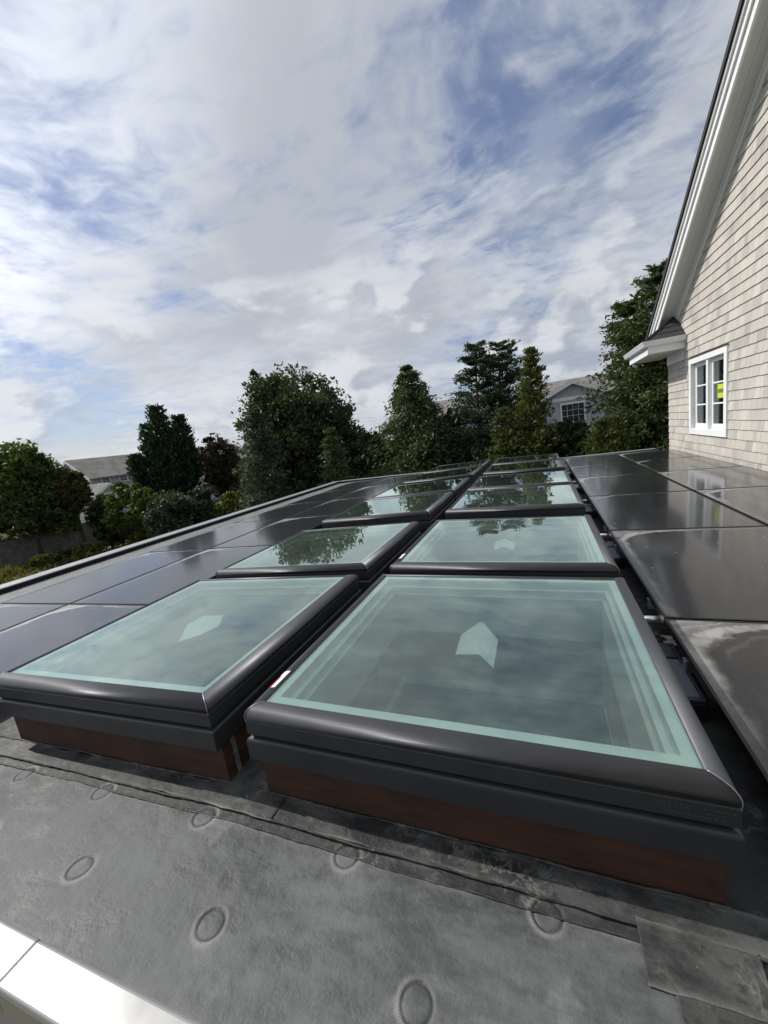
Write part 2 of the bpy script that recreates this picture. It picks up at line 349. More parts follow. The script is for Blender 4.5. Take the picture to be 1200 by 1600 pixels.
# ------------------------------------------------------------------ mesh helpers
class MB:
    def __init__(s): s.v = []; s.f = []; s.mi = []
    def add(s, vs, fs, mi=0):
        b = len(s.v); s.v += [tuple(map(float, x)) for x in vs]; s.f += [tuple(b+i for i in f) for f in fs]; s.mi += [mi]*len(fs); return s
    def box(s, x0, x1, y0, y1, z0, z1, mi=0):
        return s.add([(x, y, z) for z in (z0, z1) for y in (y0, y1) for x in (x0, x1)],
                     [(0, 2, 3, 1), (4, 5, 7, 6), (0, 1, 5, 4), (2, 6, 7, 3), (0, 4, 6, 2), (1, 3, 7, 5)], mi)
    def hexa(s, p, mi=0):                # 8 points, bottom loop then top loop
        return s.add(p, [(3, 2, 1, 0), (4, 5, 6, 7), (0, 1, 5, 4), (1, 2, 6, 5), (2, 3, 7, 6), (3, 0, 4, 7)], mi)
    def prism(s, poly, ax, a, b, mi=0):  # polygon extruded along an axis
        n = len(poly); V = []
        for t in (a, b):
            for p, q in poly:
                V.append({'x': (t, p, q), 'y': (p, t, q), 'z': (p, q, t)}[ax])
        F = [tuple(range(n-1, -1, -1)), tuple(range(n, 2*n))] + [(i, (i+1) % n, n+(i+1) % n, n+i) for i in range(n)]
        return s.add(V, F, mi)
    def tube(s, pts, rad, n=8, mi=0, cap=True):
        pts = [Vector(p) for p in pts]; rings = []
        for i, p in enumerate(pts):
            t = (pts[min(i+1, len(pts)-1)]-pts[max(i-1, 0)]).normalized()
            a = t.orthogonal().normalized() if i == 0 else (a - t*a.dot(t)).normalized()
            b = t.cross(a); r = rad[i] if isinstance(rad, (list, tuple)) else rad
            rings.append([p + (a*math.cos(k*2*math.pi/n) + b*math.sin(k*2*math.pi/n))*r for k in range(n)])
        V = [x for rg in rings for x in rg]; F = []
        for i in range(len(pts)-1):
            for k in range(n): F.append((i*n+k, i*n+(k+1) % n, (i+1)*n+(k+1) % n, (i+1)*n+k))
        if cap: F += [tuple(range(n-1, -1, -1)), tuple((len(pts)-1)*n+k for k in range(n))]
        return s.add(V, F, mi)
    def mesh(s, name, mats, smooth=False):
        me = bpy.data.meshes.new(name); me.from_pydata(s.v, [], s.f)
        for m in (mats if isinstance(mats, (list, tuple)) else [mats]): me.materials.append(MATS[m])
        me.polygons.foreach_set('material_index', s.mi)
        if smooth: me.polygons.foreach_set('use_smooth', [True]*len(s.f))
        me.update(); return me
    def build(s, name, mats, parent=None, smooth=False, loc=None):
        return link(name, s.mesh(name, mats, smooth), parent, loc)
def link(name, me, parent=None, loc=None):
    o = bpy.data.objects.new(name, me); col.objects.link(o)
    if parent: o.parent = parent
    if loc is not None: o.location = loc
    return o
def tag(o, label=None, cat=None, group=None, kind=None):
    if label: o['label'] = label
    if cat: o['category'] = cat
    if group: o['group'] = group
    if kind: o['kind'] = kind
    return o
def thing(name, loc, label, cat, group=None, roty=0.0, rotz=0.0):
    o = bpy.data.objects.new(name, None); col.objects.link(o); o.location = loc; o.rotation_euler = (0, roty, rotz)
    o.empty_display_size = 0.2
    return tag(o, label, cat, group)
def copy_tree(o, parent=None):
    c = o.copy(); col.objects.link(c); c.parent = parent
    for ch in list(o.children): copy_tree(ch, c)
    return c
def bevel(o, wd=0.003, seg=2):
    m = o.modifiers.new('bevel', 'BEVEL'); m.width = wd; m.segments = seg; m.limit_method = 'ANGLE'; m.angle_limit = R(35)
    return o
ORD = ['nearest', 'second', 'third', 'fourth', 'fifth', 'farthest']

# ------------------------------------------------------------------ the flat roof
XC, SL, ZR = -0.073, 0.0223, -0.355
def rz(x): return ZR - SL*abs(x-XC)
SKW, SKD = 1.30, 1.27
SX = {'L': -1.444, 'R': 0.0}
SY = [0.0, 1.419, 3.112, 4.508, 6.224, 7.70]
WI = 0.125                                # light well inset
GROUND = -3.85
wells = [(SX[c]+WI, SX[c]+SKW-WI, y+WI, y+SKD-WI) for c in 'LR' for y in SY]
def holed(z_of, x0, x1, y0, y1, flip=False):
    xs = sorted({x0, x1, XC} | {a for wl in wells for a in wl[:2]}); ys = sorted({y0, y1} | {a for wl in wells for a in wl[2:]})
    mb = MB(); idx = {}
    for i, x in enumerate(xs):
        for j, y in enumerate(ys): idx[i, j] = len(mb.v); mb.v.append((x, y, z_of(x)))
    for i in range(len(xs)-1):
        for j in range(len(ys)-1):
            cx, cy = (xs[i]+xs[i+1])/2, (ys[j]+ys[j+1])/2
            if any(a < cx < b and c < cy < d2 for a, b, c, d2 in wells): continue
            q = (idx[i, j], idx[i+1, j], idx[i+1, j+1], idx[i, j+1]); mb.f.append(q[::-1] if flip else q); mb.mi.append(0)
    return mb
ROOF_Y0, ROOF_Y1, ROOF_X0, ROOF_X1 = -0.50, 11.5, -5.55, 3.765
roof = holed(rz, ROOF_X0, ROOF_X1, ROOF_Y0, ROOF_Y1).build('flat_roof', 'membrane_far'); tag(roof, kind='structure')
ceil = holed(lambda x: -1.0, ROOF_X0+0.1, ROOF_X1-0.1, ROOF_Y0+0.1, ROOF_Y1-0.1, True).build('room_ceiling', 'well_paint'); tag(ceil, kind='structure')
fl = MB().box(ROOF_X0+0.05, ROOF_X1-0.05, ROOF_Y0+0.05, ROOF_Y1-0.05, GROUND+0.1, GROUND+0.3).build('room_floor', 'dark_floor'); tag(fl, kind='structure')
bw = MB()
bw.box(ROOF_X0-0.20, ROOF_X0, ROOF_Y0-0.05, ROOF_Y1+0.2, GROUND, -0.485).box(ROOF_X0, ROOF_X1, ROOF_Y1, ROOF_Y1+0.2, GROUND, -0.50)
bw.box(ROOF_X0, ROOF_X1, ROOF_Y0-0.05, ROOF_Y0+0.045, GROUND, -0.50)
bwo = bw.build('wing_wall', 'body_wall'); tag(bwo, 'grey outer wall of the flat roofed wing under the roof', 'wall')

# foreground membrane sheets with the marks of the fastening plates
def wob(x, a, s): return a*(math.sin(x*7.3+s)+0.6*math.sin(x*17.1+2*s)+0.4*math.sin(x*41+3*s))
PLATES = [(-1.42, -0.345), (-0.92, -0.338), (-0.412, -0.335), (0.111, -0.345), (0.65, -0.335), (-1.62, -0.118), (-1.12, -0.115), (-0.645, -0.108), (-0.146, -0.105), (0.375, -0.098), (0.905, -0.097)]
def sheet(name, xa, xb, ya, yb, lift, m, nx=200, ny=60, edge=0.004, seed=0.0, plates=False, label=None, ragged=0.0, edgedust=0.0):
    I_, J_ = np.meshgrid(np.arange(nx+1), np.arange(ny+1), indexing='ij')
    X = xa+(xb-xa)*I_/nx
    wb_ = lambda x, a, s_: a*(np.sin(x*7.3+s_)+0.6*np.sin(x*17.1+2*s_)+0.4*np.sin(x*41+3*s_)+0.25*np.sin(x*97+5*s_))
    lo = ya+wb_(X, edge, seed); hi = yb+wb_(X, edge, seed+1.7)
    Y = lo+(hi-lo)*J_/ny
    X = X + np.where(I_ == nx, wb_(Y*3, ragged, seed+3), 0) if ragged else X
    Z = ZR - SL*np.abs(X-XC) + lift + 0.0012*np.sin(X*9+Y*5+seed)*np.sin(Y*13+seed)
    dust = np.zeros_like(Z)
    if plates:
        for k, (cx, cy) in enumerate(PLATES):
            r = np.hypot((X-cx)*(1+0.04*math.sin(k*2.1)), Y-cy); th = np.arctan2(Y-cy, X-cx)
            Z += np.where(r < 0.030, 0.0016*np.clip(1-(r/0.030)**4, 0, 1), 0) - 0.0034*np.exp(-((r-0.0335)/0.0022)**2) + 0.0010*np.exp(-((r-0.042)/0.006)**2)
            dust += 0.55*np.exp(-((r-0.043)/0.0065)**2)*(0.55+0.45*np.sin(th*1.0+k)) - 0.95*np.exp(-((r-0.0335)/0.0020)**2)*(0.75+0.25*np.sin(th*2+k*1.3))
    if edgedust:
        dd = np.minimum(hi-Y, Y-lo)
        dust += edgedust*np.exp(-dd/0.006)*np.clip(0.35+0.5*np.sin(X*13+seed)+0.4*np.sin(X*37+seed*2), 0, 1)
    mb = MB(); mb.v = np.stack([X, Y, Z], -1).reshape(-1, 3).tolist()
    idx = np.arange((nx+1)*(ny+1)).reshape(nx+1, ny+1)
    mb.f = np.stack([idx[:-1, :-1], idx[1:, :-1], idx[1:, 1:], idx[:-1, 1:]], -1).reshape(-1, 4).tolist(); mb.mi = [0]*len(mb.f)
    o = mb.build(name, m, None, True)
    at = o.data.attributes.new('dust', 'FLOAT', 'POINT'); at.data.foreach_set('value', dust.ravel().astype(np.float32))
    so_ = o.modifiers.new('thick', 'SOLIDIFY'); so_.thickness = 0.0025; so_.offset = -1
    tag(o, kind='structure'); return o
sheet('membrane_field_sheet', -2.2, 1.155, ROOF_Y0, -0.098, 0.0065, 'membrane_field', 1150, 150, 0.0016, 0.3, True, ragged=0.004, edgedust=0.5)
sheet('membrane_cover_strip', -2.2, 1.42, -0.135, -0.040, 0.0035, 'membrane_strip', 900, 30, 0.0025, 2.0, True, edgedust=0.7)
sheet('membrane_base_flashing', -2.2, 1.40, -0.062, 0.024, 0.0095, 'membrane_strip', 400, 16, 0.0022, 4.1, edgedust=0.55)
sheet('membrane_corner_patch', 1.095, 1.315, -0.175, -0.052, 0.0118, 'membrane_strip', 80, 40, 0.003, 5.2, edgedust=0.45, ragged=0.003)
sheet('membrane_corner_patch', 1.140, 1.50, -0.300, -0.168, 0.0092, 'membrane_strip', 80, 40, 0.003, 7.9, edgedust=0.45, ragged=0.003)
sheet('membrane_lap_sheet', 1.16, 2.6, ROOF_Y0, -0.165, 0.0030, 'membrane_patch', 220, 50, 0.003, 6.4, edgedust=0.9)
sheet('membrane_joint_patch', -0.235, 0.09, -0.068, 0.30, 0.0125, 'membrane_strip', 60, 50, 0.003, 9.3, edgedust=0.6)
# raised seam bead (sealant) along the strip edges
def bead(xa, xb, y, lift, r, seed):
    n = int((xb-xa)/0.012); pts = []; rr = []
    for i in range(n+1):
        x = xa+(xb-xa)*i/n
        pts.append((x, y+wob(x, 0.002, seed), rz(x)+lift)); rr.append(r*(0.7+0.6*abs(math.sin(x*61+seed)*math.sin(x*23))))
    o = MB().tube(pts, rr, 6).build('seam_sealant', 'membrane_strip', None, True); tag(o, kind='structure')
bead(-2.6, 1.14, -0.0985, 0.0075, 0.0035, 1.0); bead(-2.6, 1.4, -0.0635, 0.0100, 0.0035, 2.2); bead(-2.5, 1.3, 0.0245, 0.011, 0.004, 3.0)

sheet('membrane_edge_lit_sheet', ROOF_X0+0.01, -4.20, ROOF_Y0, ROOF_Y1-0.05, 0.004, 'membrane_walk_lit', 30, 120, 0.0, 3.3)  # separate paler sheet by the parapet, grazing light painted into its tone
# metal edges
ce = thing('roof_edge_coping', (0.0, -0.545, -0.40), 'bright white metal coping along the near roof edge, bottom left', 'coping')
for a, b in ((-2.6, -0.3035), (-0.3005, 0.9)):
    m = MB().prism([(-0.598, -0.352), (-0.594, -0.340), (-0.506, -0.336), (-0.498, -0.342), (-0.498, -0.395), (-0.598, -0.42)], 'x', a, b)
    m.v = [(x, y+0.545, z+0.40) for x, y, z in m.v]
    bevel(m.build('coping_piece', 'coping_white', ce), 0.004, 2)
cp = thing('parapet_coping', (-5.65, 5.5, -0.47), 'long grey metal capped low parapet along the left roof edge', 'parapet')
ys = np.linspace(-0.6, 11.6, 6)
for a, b in zip(ys[:-1], ys[1:]):
    MB().box(-0.135, 0.13, a-5.5+0.002, b-5.5-0.002, 0.055, 0.07).build('coping_piece', 'coping_grey', cp)
MB().box(-0.11, 0.115, -6.1, 6.1, -0.02, 0.055).build('parapet_core', 'parapet_black', cp)
cf = thing('rear_parapet', (-1.0, 11.53, -0.47), 'thin grey metal capped edge across the far end of the roof', 'parapet')
xs_ = np.linspace(-4.5, 4.74, 5)
for a, b in zip(xs_[:-1], xs_[1:]):
    MB().box(a+0.002, b-0.002, -0.07, 0.17, 0.055, 0.07).build('coping_piece', 'coping_grey', cf)
MB().box(-4.5, 4.74, -0.05, 0.15, -0.02, 0.055).build('parapet_core', 'parapet_black', cf)

# ------------------------------------------------------------------ skylights
H = 0.355; W2, D2 = SKW/2, SKD/2           # local origin: centre of the footprint on the roof, top at z = H
def rect_ring(prof, skipside=None):
    """closed rectangular sweep of (inset_x, inset_front, inset_back, z) loops -> four mitred rails"""
    rails = []
    loops = []
    for ix, iy0, iy1, z in prof:
        loops.append([(-W2+ix, -D2+iy0, H+z), (W2-ix, -D2+iy0, H+z), (W2-ix, D2-iy1, H+z), (-W2+ix, D2-iy1, H+z)])
    for s in range(4):
        V = []; F = []
        for lp in loops: V += [lp[s], lp[(s+1) % 4]]
        n = len(loops)
        for k in range(n-1): F.append((2*k, 2*k+1, 2*k+3, 2*k+2))
        F.append((2*n-2, 2*n-1, 1, 0))
        F.append(tuple(2*k for k in range(n))); F.append(tuple(2*k+1 for k in range(n-1, -1, -1)))
        rails.append(MB().add(V, F))
    return rails
capp = [(0.006, -0.100), (0, -0.098), (0, -0.0525), (0.003, -0.0505), (0.003, -0.0475), (0, -0.0455), (0, -0.034), (0.0015, -0.0275), (0.005, -0.0205), (0.010, -0.0140), (0.017, -0.0085), (0.026, -0.0045), (0.036, -0.0018), (0.046, -0.0004), (0.052, 0.0), (0.0545, -0.0015), (0.055, -0.0075)]
def ffront(i): return i*0.80
prof = [(a, ffront(a), a*1.1, z) for a, z in capp] + [(0.048, 0.038, 0.050, -0.016), (0.02, 0.018, 0.02, -0.10)]
def make_skylight():
    root = thing('skylight', (0, 0, 0), 'x', 'skylight')
    for mb in rect_ring(prof):
        o = mb.build('frame_rail', 'cap_metal', root, True)
        me = o.data
        n = len(prof)
        for i, pl in enumerate(me.polygons):
            if i >= 16 or i < 4: pl.use_smooth = False
        me.polygons.foreach_set('material_index', [0]*len(me.polygons))
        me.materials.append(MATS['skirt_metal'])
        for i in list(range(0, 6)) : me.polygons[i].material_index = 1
    # folded corner seams
    for sx in (-1, 1):
        for sy in (-1, 1):
            pts = [(sx*(W2-a), sy*(D2-(ffront(a) if sy < 0 else a*1.1)), H+z) for a, z in capp[2:-2]]
            MB().tube(pts, 0.0016, 6).build('corner_seam', 'trim_silver', root, True)
    for mb in rect_ring([(0.011, 0.011, 0.011, -0.118), (0.011, 0.011, 0.011, -0.098), (0.03, 0.03, 0.03, -0.098), (0.03, 0.03, 0.03, -0.118)]):
        mb.build('groove_strip', 'groove', root)
    fp = [(-0.005, -0.190), (-0.006, -0.124), (-0.0045, -0.1185), (0.0, -0.1145), (0.008, -0.112), (0.022, -0.1115), (0.022, -0.120), (0.0, -0.188)]
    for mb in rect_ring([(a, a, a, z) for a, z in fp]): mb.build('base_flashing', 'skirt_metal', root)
    # timber curb, four boards
    cz0, cz1 = -0.003, H-0.118
    MB().box(-W2+0.012, W2-0.012, -D2+0.030, -D2+0.068, cz0, cz1).build('curb_board', 'curb_wood', root)
    MB().box(-W2+0.012, W2-0.012, D2-0.068, D2-0.030, cz0, cz1).build('curb_board', 'curb_wood', root)
    for s in (-1, 1):
        a, b = sorted((s*(W2-0.012), s*(W2-0.050)))
        MB().box(a, b, -D2+0.0685, D2-0.0685, cz0, cz1).build('curb_board', 'curb_wood', root)
    # screws in the flashing
    for k in (-0.34, -0.02, 0.30):
        MB().tube([(k*1.2, -D2+0.0045, H-0.166), (k*1.2, -D2-0.0062, H-0.166)], 0.0042, 8).build('screw', 'skirt_metal', root)
    # glass
    V = [(-W2+0.052, -D2+0.042, H-0.0045), (W2-0.052, -D2+0.042, H-0.0045), (W2-0.052, D2-0.056, H-0.0045), (-W2+0.052, D2-0.056, H-0.0045)]
    MB().add(V, [(0, 1, 2, 3)]).build('glass_pane', 'skylight_glass', root)
    # white glazing ledge under the glass
    for mb in rect_ring([(0.050, 0.040, 0.054, -0.010), (0.086, 0.086, 0.088, -0.010), (0.087, 0.087, 0.089, -0.050), (0.104, 0.098, 0.106, -0.052), (0.104, 0.098, 0.106, -0.088), (0.050, 0.040, 0.054, -0.088)]):
        mb.build('glazing_ledge', 'white_vinyl', root)
    # light well: painted liner, bare timber, painted trim below
    e = WI
    def wall4(z0, z1, ins, th, m, nm):
        MB().box(-W2+ins-th, W2-ins+th, -D2+ins-th, -D2+ins, z0, z1).build(nm, m, root)
        MB().box(-W2+ins-th, W2-ins+th, D2-ins, D2-ins+th, z0, z1).build(nm, m, root)
        MB().box(-W2+ins-th, -W2+ins, -D2+ins+0.0005, D2-ins-0.0005, z0, z1).build(nm, m, root)
        MB().box(W2-ins, W2-ins+th, -D2+ins+0.0005, D2-ins-0.0005, z0, z1).build(nm, m, root)
    wall4(0.05, H-0.089, e-0.008, 0.03, 'well_paint', 'well_liner')
    wall4(-0.24, 0.049, e, 0.03, 'well_wood', 'well_board')
    wall4(-0.30, -0.241, e-0.004, 0.04, 'well_paint', 'well_trim')
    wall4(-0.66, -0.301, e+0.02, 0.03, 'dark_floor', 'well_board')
    return root
proto = make_skylight()
SKY = {}
for c in 'LR':
    side = 'in the column beside the house wall panels' if c == 'R' else 'in the left hand column'
    for k, y in enumerate(SY):
        o = proto if (c, k) == ('L', 0) else copy_tree(proto)
        cx = SX[c]+W2
        o.location = (cx, y+D2, rz(cx)); o.rotation_euler = (0, math.atan(SL)*(1 if c == 'R' else -1), 0)
        o['group'] = 'skylights in two columns on the flat roof'
        SKY[c, k] = o
for k in range(6):
    SKY['L', k]['label'] = ['large dark framed skylight at the front left, foil tape on its curb corner', 'second skylight from the front in the left column, mostly pale reflection', 'third skylight from the front in the left column, trees mirrored in it',
        'fourth skylight from the front in the left column', 'fifth skylight from the front in the left column', 'farthest skylight of the left column, next to the trees'][k]
    SKY['R', k]['label'] = ['largest skylight at the front right, open light well seen through its glass', 'second skylight from the front in the right column, small paper under its glass', 'third skylight from the front in the right column, mirrored trees across it',
        'fourth skylight from the front in the right column', 'fifth skylight from the front in the right column', 'farthest skylight of the right column, next to the trees'][k]
def local(c, k, x, y, z):                # world xy under the skylight -> its local frame
    return (x-(SX[c]+W2), y-(SY[k]+D2), z)
# extras on single skylights
tp = MB(); n = 12
for i in range(n+1):
    z = 0.01+0.20*i/n; wv = 0.004*math.sin(i*2.3)
    tp.v += [(W2-0.0095, -D2+0.071+wv*0.6, z), (W2-0.0095, -D2+0.092+0.003*math.sin(i*3.1), z)]
for i in range(n): tp.f.append((2*i, 2*i+1, 2*i+3, 2*i+2)); tp.mi.append(0)
tpo = tp.build('foil_tape', 'tape_foil', SKY['L', 0]); m_ = tpo.modifiers.new('t', 'SOLIDIFY'); m_.thickness = 0.001; m_.offset = 1
def sticker(c, k, scale=1.0):
    root = SKY[c, k]
    x0 = -W2+0.030; y0 = -D2+0.115
    def strip(nm, m, xa, xb, ya, yb):
        mb = MB()
        for x in np.linspace(xa, xb, 5):
            ins = x+W2; z = float(np.interp(ins, [a for a, _ in capp[2:15]], [zz_ for _, zz_ in capp[2:15]]))
            mb.v += [(x, ya, H+z+0.0012), (x, yb, H+z+0.0012)]
        for i in range(4): mb.f.append((2*i, 2*i+2, 2*i+3, 2*i+1)); mb.mi.append(0)
        mb.build(nm, m, root)
    strip('warning_sticker', 'sticker_red', -W2+0.012, -W2+0.027, y0, y0+0.07)
    strip('warning_sticker', 'sticker_white', -W2+0.0272, -W2+0.044, y0, y0+0.070)
    strip('warning_sticker', 'sticker_white', -W2+0.016, -W2+0.044, y0+0.0702, y0+0.100)
sticker('R', 0); sticker('R', 1)
# faint printed plate on the front skirt of the nearest right skylight
def text_part(txt, size, loc, parent, m, name, rot=(math.pi/2, 0, 0)):
    cu = bpy.data.curves.new(name, 'FONT'); cu.body = txt; cu.size = size; cu.extrude = 0.0002
    to = bpy.data.objects.new(name, cu); col.objects.link(to)
    bpy.context.view_layer.update()
    me = bpy.data.meshes.new_from_object(to.evaluated_get(bpy.context.evaluated_depsgraph_get()))
    bpy.data.objects.remove(to); me.materials.clear(); me.materials.append(MATS[m])
    o = link(name, me, parent, loc); o.rotation_euler = rot; return o
r1 = SKY['R', 0]; yF = -D2-0.0006
text_part('VELUX', 0.022, (W2-0.157, yF, H-0.075), r1, 'etched', 'maker_lettering')
for x0, x1, z0, z1 in ((-0.166, -0.074, -0.0812, -0.0805), (-0.166, -0.074, -0.0535, -0.0528), (-0.166, -0.1653, -0.0805, -0.0535), (-0.0747, -0.074, -0.0805, -0.0535)):
    MB().box(W2+x0, W2+x1, yF-0.0002, yF+0.0004, H+z0, H+z1).build('lettering_border', 'etched', r1)
for zz0, a, b in ((-0.066, -0.066, -0.014), (-0.078, -0.062, -0.020), (-0.088, -0.135, -0.03)):
    x = a
    while x < b:
        ww = random.uniform(0.004, 0.012)
        MB().box(W2+x, W2+x+ww, yF-0.0002, yF+0.0004, H+zz0, H+zz0+0.0035).build('fine_print', 'etched', r1); x += ww+0.003
# folded papers lying against the underside of the glass
def paper(pts, c, k, label, crease):
    root_z = rz((SX[c]+W2)) + H - 0.030
    mb = MB(); cx = sum(p[0] for p in pts)/len(pts); cy = sum(p[1] for p in pts)/len(pts)
    V = []; 
    for i, (x, y) in enumerate(pts): V.append((x-cx, y-cy, crease[i]))
    V.append((0, 0, 0.006)); n = len(pts)
    mb.add(V, [(i, (i+1) % n, n) for i in range(n)])
    o = mb.build('paper_sheet', 'paper', None, False, (cx, cy, root_z))
    s_ = o.modifiers.new('t', 'SOLIDIFY'); s_.thickness = 0.0008
    tag(o, label, 'paper', 'paper sheets stuck under the skylight glass')
paper([(0.612, 0.47), (0.609, 0.615), (0.664, 0.741), (0.681, 0.742), (0.758, 0.592), (0.756, 0.418), (0.70, 0.476)], 'R', 0, 'folded white paper sheet behind the glass of the largest front right skylight', [0, 0.004, 0, 0, 0.002, -0.012, 0.004])
paper([(-0.746, 0.423), (-0.865, 0.591), (-0.857, 0.701), (-0.733, 0.717), (-0.657, 0.60), (-0.679, 0.487)], 'L', 0, 'folded white paper sheet behind the glass of the front left skylight', [0, 0.002, 0, 0, -0.004, 0.003])
paper([(0.623, 1.80), (0.612, 2.008), (0.676, 2.085), (0.752, 1.94), (0.755, 1.79), (0.685, 1.85)], 'R', 1, 'small white paper sheet behind the glass of the second right skylight', [0, 0, 0, 0, -0.004, 0.004])

# ------------------------------------------------------------------ solar panels
TP = 0.0144; PZ = -0.208
def pz(x): return PZ - TP*abs(x-XC)
PW, PL = 1.052, 1.640
pf = MB()
for x0, x1, y0, y1 in ((-PW/2, PW/2, -PL/2, -PL/2+0.011), (-PW/2, PW/2, PL/2-0.011, PL/2), (-PW/2, -PW/2+0.011, -PL/2+0.011, PL/2-0.011), (PW/2-0.011, PW/2, -PL/2+0.011, PL/2-0.011)):
    pf.box(x0, x1, y0, y1, -0.036, 0.0)
pfm = pf.mesh('frame', 'panel_frame')
pgm = MB().add([(-PW/2+0.0105, -PL/2+0.0105, -0.0015), (PW/2-0.0105, -PL/2+0.0105, -0.0015), (PW/2-0.0105, PL/2-0.0105, -0.0015), (-PW/2+0.0105, PL/2-0.0105, -0.0015)], [(0, 1, 2, 3)]).mesh('cell_glass', 'panel_glass')
railm = MB().box(-PW/2-0.006, PW/2+0.006, -0.02, 0.02, -0.085, -0.0365).mesh('mounting_rail', 'silver_rail')
legm = MB().box(-0.025, 0.025, -0.03, 0.03, -0.21, -0.0855).mesh('support_foot', 'tray_black')
for cname, x0, words in (('A', -4.043, 'outer left column by the parapet'), ('B', -2.972, 'inner left column beside the skylights'), ('C', 1.458, 'inner right column beside the skylights'), ('D', 2.531, 'outer right column against the house wall')):
    for k in range(6):
        y0 = 1.222+1.653*(k-1)
        cx, cy = x0+PW/2, y0+PL/2+0.006
        s = 1 if cx > XC else -1
        t = thing('solar_panel', (cx, cy, pz(cx)), '%s black solar panel of the %s' % (ORD[k], words), 'solar panel', 'black solar panels on the flat roof', s*math.atan(TP))
        t['label'] = ('%s black solar panel %s of the %s' % (ORD[k], 'from the front' if 0 < k < 5 else ('to the camera' if k == 0 else 'from the camera'), words))
        link('frame', pfm, t); link('cell_glass', pgm, t)
        for yy in (-0.52, 0.52):
            link('mounting_rail', railm, t, (0, yy, 0))
            for xx in (-0.40, 0.40):
                lg = link('support_foot', legm, t, (xx, yy, 0)); lg.scale.z = (pz(cx+xx)-rz(cx+xx)-0.086)/0.1245 if False else 1
                lg.location.z = 0
# ballast trays and cable tubes in the gap beside the right hand panels
for k in range(5):
    yb = 0.70+1.653*k; x0 = 1.352; zt = pz(1.42)-0.075
    t = thing('ballast_tray', (1.41, yb+0.21, rz(1.41)), '%s black ballast tray %s in the gap right of the skylights' % (ORD[k] if k < 4 else 'last', ('from the front' if 0 < k < 4 else 'to the camera' if k == 0 else 'at the far end')), 'ballast tray', 'ballast trays in the gap beside the skylights')
    h0 = zt-rz(1.41)
    bevel(MB().box(-0.052, 0.056, -0.21, 0.21, -0.002, h0-0.014).build('tray', 'tray_black', t), 0.006)
    m = MB().box(-0.052, 0.056, -0.21, -0.185, h0-0.0138, h0).box(-0.052, 0.056, 0.185, 0.21, h0-0.0138, h0).box(-0.052, -0.040, -0.1848, 0.1848, h0-0.0138, h0).box(0.044, 0.056, -0.1848, 0.1848, h0-0.0138, h0)
    bevel(m.build('tray_rim', 'skirt_metal', t), 0.003)
    bevel(MB().box(-0.039, 0.043, -0.184, 0.08, h0-0.0138, h0-0.004).build('ballast_block', 'tray_block', t), 0.003)
    bevel(MB().box(-0.039, 0.043, 0.09, 0.184, h0-0.0138, h0-0.001).build('ballast_block', 'skirt_metal', t), 0.003)
    t2 = thing('cross_tube', (1.43, 1.38+1.653*k, rz(1.43)), '%s silver tube %s crossing the gap right of the skylights' % (ORD[k] if k < 4 else 'last', ('from the front' if 0 < k < 4 else 'to the camera' if k == 0 else 'at the far end')), 'tube', 'silver tubes in the gap beside the skylights')
    hz = pz(1.43)-0.085-rz(1.43)
    MB().tube([(-0.075, 0, hz), (0.12, 0, hz)], 0.018, 14).build('tube', 'silver_rail', t2, True)
    MB().tube([(-0.05, 0, -0.002), (-0.05, 0, hz-0.012)], 0.012, 8).build('stand', 'tray_black', t2)
    for q in (0.06, 0.12):
        bevel(MB().box(-0.072, 0.028, -q-0.022, -q+0.018, hz-0.075, hz-0.045).build('clamp_plate', 'tray_black', t2), 0.008)

# ------------------------------------------------------------------ the shingled house
WX = 3.77; YC = 10.43; APY = 3.0; RS = 0.60
def rake(y): return 2.742 - RS*(y-9) if y > APY else 2.742 - RS*((2*APY-y)-9)
HX1 = 13.0; YE = 2*APY-YC
house = thing('shingled_house', (8.0, 3.2, GROUND), 'tall gabled house with pale weathered shingle wall on the right', 'house')
def hl(mb): mb.v = [(x-8.0, y-3.2, z-GROUND) for x, y, z in mb.v]; return mb
WY0, WY1, WZ0, WZ1 = 7.315, 8.850, 0.175, 1.390       # window opening
wb = MB()
TH = 0.15
for y0, y1, z0, z1 in ((YE, YC, GROUND, WZ0), (WY1, YC, WZ0, WZ1), (YE, WY0, WZ0, WZ1), (YE, YC, WZ1, 1.9)): wb.box(WX, WX+TH, y0, y1, z0, z1)
gp_ = [(YE, 1.901), (YC, 1.901), (APY, rake(APY)+0.3)]
wb.prism(gp_, 'x', WX, WX+TH)
wb.box(WX+TH, HX1, YC-TH, YC, GROUND, 1.95).box(WX+TH, HX1, YE, YE+TH, GROUND, 1.95)
wb.prism([(YE, GROUND), (YC, GROUND), (YC, 1.9), (APY, rake(APY)+0.3), (YE, 1.9)], 'x', HX1, HX1+TH)
hl(wb).build('wall', 'cedar_3', house)
